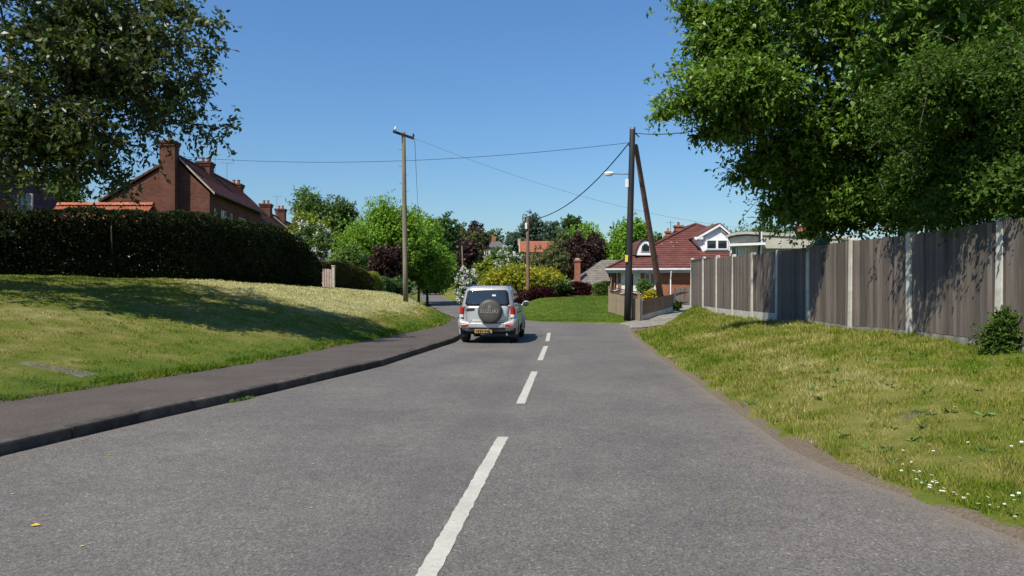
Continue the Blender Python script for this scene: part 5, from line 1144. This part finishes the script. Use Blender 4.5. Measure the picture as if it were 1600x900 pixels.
for k in range(4):
    zz = 1.10+k*.088; a, b = A0+Vector((0, 0, za+zz)), B0+Vector((0, 0, zb2+zz)); MB().slab([a, b, b+Vector((0, 0, .05)), a+Vector((0, 0, .05))], .03).build('slat', 'dark_wood', tf)
for c, z, w_, mt in ((A0, za, .09, 'board_tan'), (B0+d_*.06, zb2, .10, 'board_tan'), (B0-d_*.9, zb2, .07, 'dark_wood')): MB().box((c.x-.02, c.y, z+.72), (w_, w_, 1.46)).build('post', mt, tf)
lp = empty('low_plank_fence', (6.5, 34.6, Tz(6.5, 34.6)), 'low brown plank panel on a pale gravel board right of the black pole', 'fence')
A0, B0 = Vector((6.42, 34.6, 0)), Vector((9.1, 39.3, 0)); dd = B0-A0; LL = dd.length; d_ = dd/LL; src = None; za, zb2 = Tz(*A0.xy), Tz(*B0.xy)
for i in range(34):
    c = A0+d_*(LL*(i+.5)/34); z = za+(zb2-za)*i/34+.28
    if src is None: src = MB().box((0, 0, .5), (.020, LL/34*.92, 1.0)).build('board', 'board_brown'); o = src
    else: o = src.copy(); COL.objects.link(o)
    o.parent = lp; o.location = Vector((c.x, c.y, z))-world_loc(lp); o.rotation_euler = (0, 0, math.atan2(d_.y, d_.x)-math.pi/2); o.scale = (1, 1, .72+rk.uniform(-.01, .01))
a, b = A0+Vector((0, 0, za)), B0+Vector((0, 0, zb2)); MB().slab([a-Vector((0, 0, .1)), b-Vector((0, 0, .1)), b+Vector((0, 0, .27)), a+Vector((0, 0, .27))], .05).build('gravel_board', 'concrete', lp)
for c, z in ((A0-d_*.08, za), (B0+d_*.08, zb2)): MB().box((c.x, c.y, z+.5), (.12, .12, 1.15)).build('post', 'concrete', lp, bevel=.01)
gg = empty('garden_gate', (11.2, 44, Tz(11.2, 44)), 'grey boarded gate at the end of the gravel drive', 'gate'); src = None
for i in range(12):
    x_ = P(1055, 0, 43).x+i*.105; MB().box((x_, 43-.02*i, Tz(x_, 43)+.55), (.095, .025, 1.0)).build('board', 'board', gg)
for z in (.25, .85): MB().box((P(1055, 0, 43).x+.58, 42.85, Tz(10.5, 43)+z), (1.25, .04, .09)).build('rail', 'board', gg)

# stone wall by the far bend
sw = empty('stone_wall', P(640, 458, 112), 'pale stone wall across the lane end under the bright trees', 'wall'); rw = random.Random(2); ssrc = []
a, b = P(636, 0, 112), P(712, 0, 118); nst = 46
for row in range(3):
    for i in range(nst):
        t_ = (i+(.5 if row % 2 else 0))/nst; c = a+(b-a)*t_; z = float(T(c.x, c.y))+.15+row*.34
        if len(ssrc) < 4: o = MB().box((0, 0, 0), (.17+.02*len(ssrc), .4, .32)).build('stone', 'stone', bevel=.02); o.scale = (1, 1, 1); ssrc.append(o)
        else: o = rw.choice(ssrc).copy(); COL.objects.link(o)
        o.parent = sw; o.location = Vector((c.x, c.y+rw.uniform(-.03, .03), z))-world_loc(sw); o.rotation_euler = (0, 0, .6)

# ------------------------------------------------------------------ the car
t = NT('silver_paint'); f = t.noise(400, 2, .6); t.bump(f, .02, .001)
dustc = t.mix(t.ramp(t.noise(2.5, 4, .6), [(.4, (0, 0, 0)), (.7, (.6,)*3)]), (.44, .45, .46), (.36, .345, .31)); M['car_paint'] = t.fin(dustc, .30, metal=.35, spec=.5, coat=.7)
t = NT('blue_paint'); M['car_blue'] = t.fin((.30, .36, .48), .3, metal=.3, spec=.5, coat=.7)
t = NT('black_plastic'); t.bump(t.noise(60, 3), .1, .002); M['plastic'] = t.fin((.022, .022, .023), .55)
t = NT('tyre_rubber'); t.bump(t.noise(40, 3), .3, .004); M['rubber'] = t.fin((.02, .02, .02), .8)
t = NT('under_black'); M['under'] = t.fin((.012, .012, .012), .9)
t = NT('alloy'); M['alloy'] = t.fin((.45, .45, .46), .3, metal=.9)
t = NT('red_lens'); M['red_lens'] = t.fin((.38, .010, .012), .15, spec=.6); t = NT('orange_lens'); M['orange_lens'] = t.fin((.45, .08, .02), .15, spec=.6)
t = NT('clear_lens'); M['clear_lens'] = t.fin((.62, .62, .62), .12, spec=.6)
M['cover'] = mottled('spare_wheel_vinyl', (.058, .055, .048), (.082, .077, .066), 2, .5, .2, fine=30)
M['cover_print'] = mottled('faded_print', (.17, .16, .14), (.25, .24, .21), 30, .6, 0)
M['plate_yellow_shaded'] = mottled('plate_yellow_shaded', (.26, .15, .025), (.38, .24, .04), 20, .4, 0)  # yellow browned to stand in for shade under the bumper
M['plate_ink'] = mottled('plate_ink', (.015, .015, .02), (.03, .03, .04), 20, .5, 0)
def ring(z, hx, y0, y1, r, n=5, crown_=0.0):
    pts = []
    for (cx_, cy_, a0) in ((hx-r, y0+r, -90), (hx-r, y1-r, 0), (-hx+r, y1-r, 90), (-hx+r, y0+r, 180)):
        for k in range(n+1):
            a = R(a0+90*k/n); x_ = cx_+r*math.cos(a); y_ = cy_+r*math.sin(a); pts.append((x_, y_+crown_*(abs(x_)/hx)**2*(1 if y_ < 0 else -1), z))
    return pts
def loft(slices, cap0=True, cap1=True, **kw):
    mb = MB(); rings = [ring(*s, **kw) for s in slices]; m = len(rings[0])
    for r_ in rings: mb.v += r_
    for i in range(len(rings)-1):
        for k in range(m): a = i*m+k; b = i*m+(k+1) % m; mb.f.append((a, b, b+m, a+m))
    if cap0: mb.f.append(tuple(range(m-1, -1, -1)))
    if cap1: e = (len(rings)-1)*m; mb.f.append(tuple(e+k for k in range(m)))
    return mb
def make_car(label, loc, yaw, paint, detail=True, group=None, name='parked_car', cat='car'):
    root = empty(name, (0, 0, 0), label, cat, group)
    # lower body, bonnet and cabin as one lofted shell
    body = loft([(.36, .76, -1.93, 1.95, .22), (.42, .80, -2.0, 2.04, .22), (.60, .825, -2.01, 2.07, .20), (.80, .835, -2.0, 2.06, .18), (.98, .825, -1.99, 2.0, .18), (1.06, .80, -1.98, 1.90, .20)], crown_=.05)
    b = body.build('body', paint, root, smooth=True)
    cab = loft([(1.04, .80, -1.985, .98, .16), (1.14, .785, -1.975, .86, .15), (1.35, .735, -1.945, .52, .15), (1.58, .672, -1.905, .16, .15), (1.66, .635, -1.86, .02, .20), (1.705, .56, -1.72, -.16, .25), (1.72, .42, -1.5, -.35, .25)], crown_=.06)
    cab.build('cabin', paint, root, smooth=True)
    MB().box((0, 0, .33), (1.45, 3.7, .12)).build('underbody', 'under', root)
    # window glass: quads standing 6 mm proud of the pillars
    def rearq(x, z, off=.0):
        yb = np.interp(z, [1.04, 1.14, 1.35, 1.58, 1.66], [-1.985, -1.975, -1.945, -1.905, -1.86]); hx = np.interp(z, [1.04, 1.14, 1.35, 1.58, 1.66], [.80, .785, .735, .672, .635])
        return Vector((x, float(yb)+.06*(abs(x)/hx)**2-off, z))
    def panel(name_, mat, xs0, z0, xs1, z1, off, th, parent=root, nx=12, nz=6, rc=.06, fn=rearq):
        mb = MB(); V = []
        for j in range(nz+1):
            tz = j/nz; z = z0+(z1-z0)*tz; hx = xs0+(xs1-xs0)*tz; dz = min(z-z0, z1-z); cut = rc-math.sqrt(max(0, rc*rc-max(0, rc-dz)**2)) if dz < rc else 0
            for i in range(nx+1): V.append(fn((-1+2*i/nx)*(hx-cut), z, off))
        o_ = mb.add(V, [(j*(nx+1)+i, j*(nx+1)+i+1, (j+1)*(nx+1)+i+1, (j+1)*(nx+1)+i) for j in range(nz) for i in range(nx)]).build(name_, mat, parent, smooth=True, fixn=False)
        s_ = o_.modifiers.new('thick', 'SOLIDIFY'); s_.thickness = th; s_.offset = -1; return o_
    rw_ = panel('rear_window', 'glass', .655, 1.15, .585, 1.575, .010, .012, nz=10)
    panel('window_seal', 'plastic', .675, 1.13, .60, 1.595, .004, .01, parent=rw_, nz=10)
    MB().box(rearq(.20, 1.43, .012), (.11, .006, .05)).build('window_glint', 'white', rw_, bevel=.002)  # small white chip standing in for a pale gleam on the glass
    MB().tube([rearq(-.45, 1.17, .025), rearq(.05, 1.22, .03)], .009, 6).build('wiper', 'plastic', rw_)
    # lower tailgate panel with a shut line
    def rearl(x, z, off=0.0):
        yb = np.interp(z, [.42, .6, .8, .98, 1.06, 1.14], [-2.0, -2.01, -2.0, -1.99, -1.98, -1.975]); hx = .82
        return Vector((x, float(yb)+.05*(abs(x)/hx)**2-off, z))
    tg = panel('tailgate', paint, .60, .60, .66, 1.115, .014, .02, fn=rearl, rc=.09, nz=10)
    panel('tailgate_gap', 'under', .613, .588, .673, 1.125, .006, .01, parent=tg, fn=rearl, rc=.09, nz=10)
    hd = MB().box(rearl(-.50, 1.01, .02), (.26, .03, .085)); hd.build('handle', 'plastic', tg, bevel=.015)
    panel('tailgate_recess', paint, .50, .68, .52, .70, .024, .012, parent=tg, fn=rearl, rc=.01, nz=2)
    # side windows, doors lines, arches
    for s in (-1, 1):
        def sp(y_, z, off=.008):
            hx = np.interp(z, [1.04, 1.14, 1.35, 1.58, 1.66], [.80, .785, .735, .672, .635]); return Vector((s*(float(hx)+off), y_, z))
        for y0, y1, y1t in ((-1.72, -1.12, -1.12), (-1.04, -.22, -.22), (-.14, .72, .28)):
            V = [sp(y0, 1.15), sp(y1, 1.15), sp(y1 if y1t == y1 else (y1+y1t)/2, 1.36), sp(y1t, 1.57), sp(y0+.03, 1.57), sp(y0, 1.36)]
            MB().slab(V if s > 0 else V[::-1], .012).build('side_window', 'glass', root)
        for y0, y1 in ((-1.05, -.19), (-.17, .78)):
            V = [Vector((s*.838, y0, .50)), Vector((s*.838, y1, .50)), Vector((s*.842, y1, .80)), Vector((s*.834, y1, .97)), Vector((s*.834, y0, .97)), Vector((s*.842, y0, .80))]
            dr = MB().slab(V if s > 0 else V[::-1], .014).build('door', paint, root, bevel=.004)
            MB().box((s*.855, y0+.14, .90), (.03, .17, .035)).build('handle', 'plastic', dr, bevel=.006)
        for yw in (-1.27, 1.25):
            mb = MB(); V = []; Fs = []; m_ = 14
            for i in range(m_+1):
                a = R(-12+204*i/m_)
                for (r_, x_) in ((.37, .80), (.37, .885), (.44, .885), (.475, .835)): V.append((s*x_, yw+r_*math.cos(a), .36+r_*math.sin(a)))
            for i in range(m_):
                for k in range(3): a = i*4+k; Fs.append((a, a+1, a+5, a+4))
            mb.add(V, Fs).build('wheel_arch', 'car_paint' if paint == 'car_paint' else paint, root, smooth=True)
            mb = MB(); poly = [(s*.80, yw+.375*math.cos(R(q_)), max(.30, .36+.375*math.sin(R(q_)))) for q_ in range(-10, 191, 16)]; mb.prism(poly, (s*.048, 0, 0)).build('wheel_well', 'under', root)
            wh = empty('wheel', (s*.745, yw, .345)); wh.parent = root
            tb = MB().lathe((0, 0, 0), [(.20, -.125), (.30, -.125), (.335, -.105), (.345, -.06), (.345, .06), (.335, .105), (.30, .125), (.20, .125)], 'X', 28)
            ty = tb.build('tyre', 'rubber', smooth=True); ty.parent = wh
            rb2 = MB().lathe((s*.06, 0, 0), [(.205, -.06), (.205, .06), (.185, .045), (.05, .03), (.05, .06), (.01, .062)] if s > 0 else [(.01, -.062), (.05, -.06), (.05, -.03), (.185, -.045), (.205, -.06), (.205, .06)], 'X', 24)
            rm = rb2.build('rim', 'alloy', smooth=True); rm.parent = wh
        # mirror
        mr = MB().ell((s*.985, .66, 1.14), (.125, .075, .095), 14, 8).box((s*.86, .68, 1.10), (.12, .05, .05)).build('door_mirror', paint if detail else paint, root, smooth=True)
        MB().box((s*.985, .582, 1.14), (.17, .012, .115)).build('mirror_glass', 'glass', mr, bevel=.03)
        # tail lamp
        x0, x1 = .70, .825; mb = MB()
        V = [];  prof = [(.70, .0), (.715, .018), (.765, .032), (.805, .018), (.836, -.05), (.842, -.13)]
        for z in (.87, 1.075):
            for x_, o_ in prof: V.append((s*(x_-(.012 if z > 1 else 0)), -1.975-o_+.0, z))
        kk = len(prof); mb.add(V+[(s*.72, -1.90, .87), (s*.72, -1.90, 1.075)], [(i, i+1, i+1+kk, i+kk) for i in range(kk-1)]+[tuple(range(kk))+(2*kk,), tuple(range(2*kk-1, kk-1, -1))+(2*kk+1,)])
        tl = mb.build('tail_light', 'red_lens', root, smooth=False, bevel=.006)
        mb = MB(); V = []
        for z in (.78, .867):
            for x_, o_ in prof: V.append((s*x_, -1.975-o_, z))
        mb.add(V+[(s*.72, -1.90, .78), (s*.72, -1.90, .867)], [(i, i+1, i+1+kk, i+kk) for i in range(kk-1)]+[tuple(range(kk))+(2*kk,), tuple(range(2*kk-1, kk-1, -1))+(2*kk+1,)]).build('reversing_lens', 'clear_lens', tl)
        # bumper corner pods with lamps, roof rail, headlamp
        pod = [(.50, -2.02, .50), (.86, -1.93, .50), (.875, -1.6, .50), (.875, -1.6, .74), (.85, -1.95, .72), (.60, -2.03, .66)]
        MB().add([(s*.50, -2.10, .47), (s*.80, -2.06, .46), (s*.885, -1.93, .46), (s*.885, -1.62, .47), (s*.42, -2.10, .60), (s*.80, -2.07, .66), (s*.885, -1.93, .70), (s*.885, -1.62, .72), (s*.60, -2.0, .66), (s*.80, -1.98, .76), (s*.845, -1.9, .78), (s*.845, -1.62, .78), (s*.5, -1.9, .47), (s*.8, -1.62, .47)],
                 [(0, 1, 5, 4), (1, 2, 6, 5), (2, 3, 7, 6), (4, 5, 9, 8), (5, 6, 10, 9), (6, 7, 11, 10), (0, 4, 8, 12), (0, 12, 13, 3, 2, 1)]).build('bumper_corner', paint, root, bevel=.025, smooth=True)
        fl_ = MB().box((s*.66, -2.092, .548), (.24, .03, .062)); fo = fl_.build('bumper_light', 'red_lens', root, bevel=.02); MB().box((s*.735, -2.108, .548), (.08, .012, .05)).build('indicator', 'orange_lens', fo, bevel=.004)
        MB().tube([(s*.60, -1.75, 1.71), (s*.605, -1.55, 1.745), (s*.605, -.45, 1.75), (s*.60, -.25, 1.715)], .017, 8).build('roof_rail', 'plastic', root, smooth=True)
        MB().box((s*.62, 2.02, .74), (.30, .08, .15)).build('headlight', 'clear_lens', root, bevel=.03)
    # bumper centre with step and plate
    MB().box((0, -2.045, .545), (1.02, .13, .15)).build('rear_bumper', paint, root, bevel=.03)
    MB().box((0, -2.02, .44), (1.1, .10, .09)).build('bumper_valance', 'plastic', root, bevel=.02)
    MB().box((0, 2.08, .48), (1.5, .14, .2)).build('front_bumper', paint, root, bevel=.04)
    MB().box((0, 2.07, .76), (.8, .03, .13)).build('grille', 'plastic', root, bevel=.01)
    npt = MB().box((-.10, -2.075, .375), (.52, .012, .115), rx=R(-4)).build('number_plate', 'plate_yellow_shaded', root, bevel=.003)
    for i, (x_, w_) in enumerate(((-.30, .03), (-.245, .045), (-.18, .045), (-.12, .04), (-.04, .05), (.02, .035), (.07, .045))):
        if detail: MB().box((x_, -2.085, .375), (w_, .004, .065 if i % 3 else .055), rx=R(-4)).build('plate_mark', 'plate_ink', npt)
    # spare wheel, cover and print
    sx_, sz_ = .10, .96
    sp_ = MB().lathe((sx_, 0, sz_), [(.20, -2.02), (.31, -2.02), (.352, -2.05), (.358, -2.12), (.352, -2.20), (.33, -2.225), (.25, -2.245), (.12, -2.255), (.01, -2.258)], 'Y', 40).build('spare_wheel_cover', 'cover', root, smooth=True)
    MB().lathe((sx_, 0, sz_), [(.30, -2.015), (.362, -2.03), (.366, -2.05), (.36, -2.065)], 'Y', 36).build('spare_tyre', 'rubber', sp_, smooth=True)
    if detail:
        for body_, size_, z_ in (('SUZUKI', .125, sz_-.045),):
            cu = bpy.data.curves.new('lettering', 'FONT'); cu.body = body_; cu.size = size_*1.22; cu.align_x = 'CENTER'; cu.extrude = .002; cu.offset = .003; cu.space_character = 1.05
            tmp = bpy.data.objects.new('lettering_tmp', cu); COL.objects.link(tmp); me_ = bpy.data.meshes.new_from_object(tmp.evaluated_get(bpy.context.evaluated_depsgraph_get())); bpy.data.objects.remove(tmp)
            me_.materials.clear(); me_.materials.append(M['cover_print']); to = bpy.data.objects.new('lettering', me_); COL.objects.link(to); to.parent = sp_; to.location = (sx_, -2.262, z_); to.rotation_euler = (R(90), 0, 0)
        # the emblem: a slanted S of two angular strokes
        zc = sz_+.135; k = .055
        S_ = [(-.9, .1), (0, 1.0), (.9, .25), (.55, .0), (.05, .42), (-.25, .1), (.9, -.1), (0, -1.0), (-.9, -.25), (-.55, 0), (-.05, -.42), (.25, -.1)]
        MB().prism([(sx_+x_*k, -2.257, zc+y_*k) for x_, y_ in ((-.95, .12), (0, 1), (.95, .22), (.6, -.02), (.02, .45), (-.35, .12))], (0, -.006, 0)).prism([(sx_+x_*k, -2.257, zc+y_*k) for x_, y_ in ((.95, -.12), (0, -1), (-.95, -.22), (-.6, .02), (-.02, -.45), (.35, -.12))], (0, -.006, 0)).prism([(sx_+x_*k, -2.2575, zc+y_*k) for x_, y_ in ((-.95, .12), (-.45, .2), (.95, -.12), (.45, -.2))], (0, -.006, 0)).build('emblem', 'cover_print', sp_)
    # tow bar, exhaust, mudflaps
    MB().tube([(.05, -1.9, .36), (.05, -2.1, .33), (.05, -2.14, .40)], .022, 8).ell((.05, -2.14, .42), (.028, .028, .028), 8, 6).build('tow_bar', 'galv', root)
    MB().tube([(.55, -1.4, .30), (.58, -1.95, .29), (.60, -2.06, .27)], .03, 10).build('exhaust', 'galv', root)
    MB().tube([(.10, -1.55, .28), (.46, -1.55, .28)], .045, 8).build('axle_tube', 'galv', root)
    for s in (-1, 1): MB().box((s*.74, -1.66, .30), (.22, .012, .24)).build('mudflap', 'plastic', root)
    # headrests and steering wheel seen through the glass are left dark
    root.location = loc; root.rotation_euler = (0, 0, -yaw); return root
yaw = R(5.0); make_car('silver off-road car with a covered spare wheel on its tail, on the lane', (-.75+2.1*math.sin(yaw), 20.6+2.08*math.cos(yaw), 0), yaw, 'car_paint', name='off_road_car')
for (px_, Yd, yw_, pt_, lb) in ((84, 27.5, 78, 'car_blue', 'pale blue car glimpsed through the left end of the long hedge'), (228, 31.5, 70, 'car_paint', 'silver car glimpsed through gaps low in the long hedge')):
    x_ = (px_-800)*Yd/F; make_car(lb, (x_, Yd, Tz(x_, Yd)-.25), R(yw_), pt_, detail=False, group='cars parked behind the hedge')
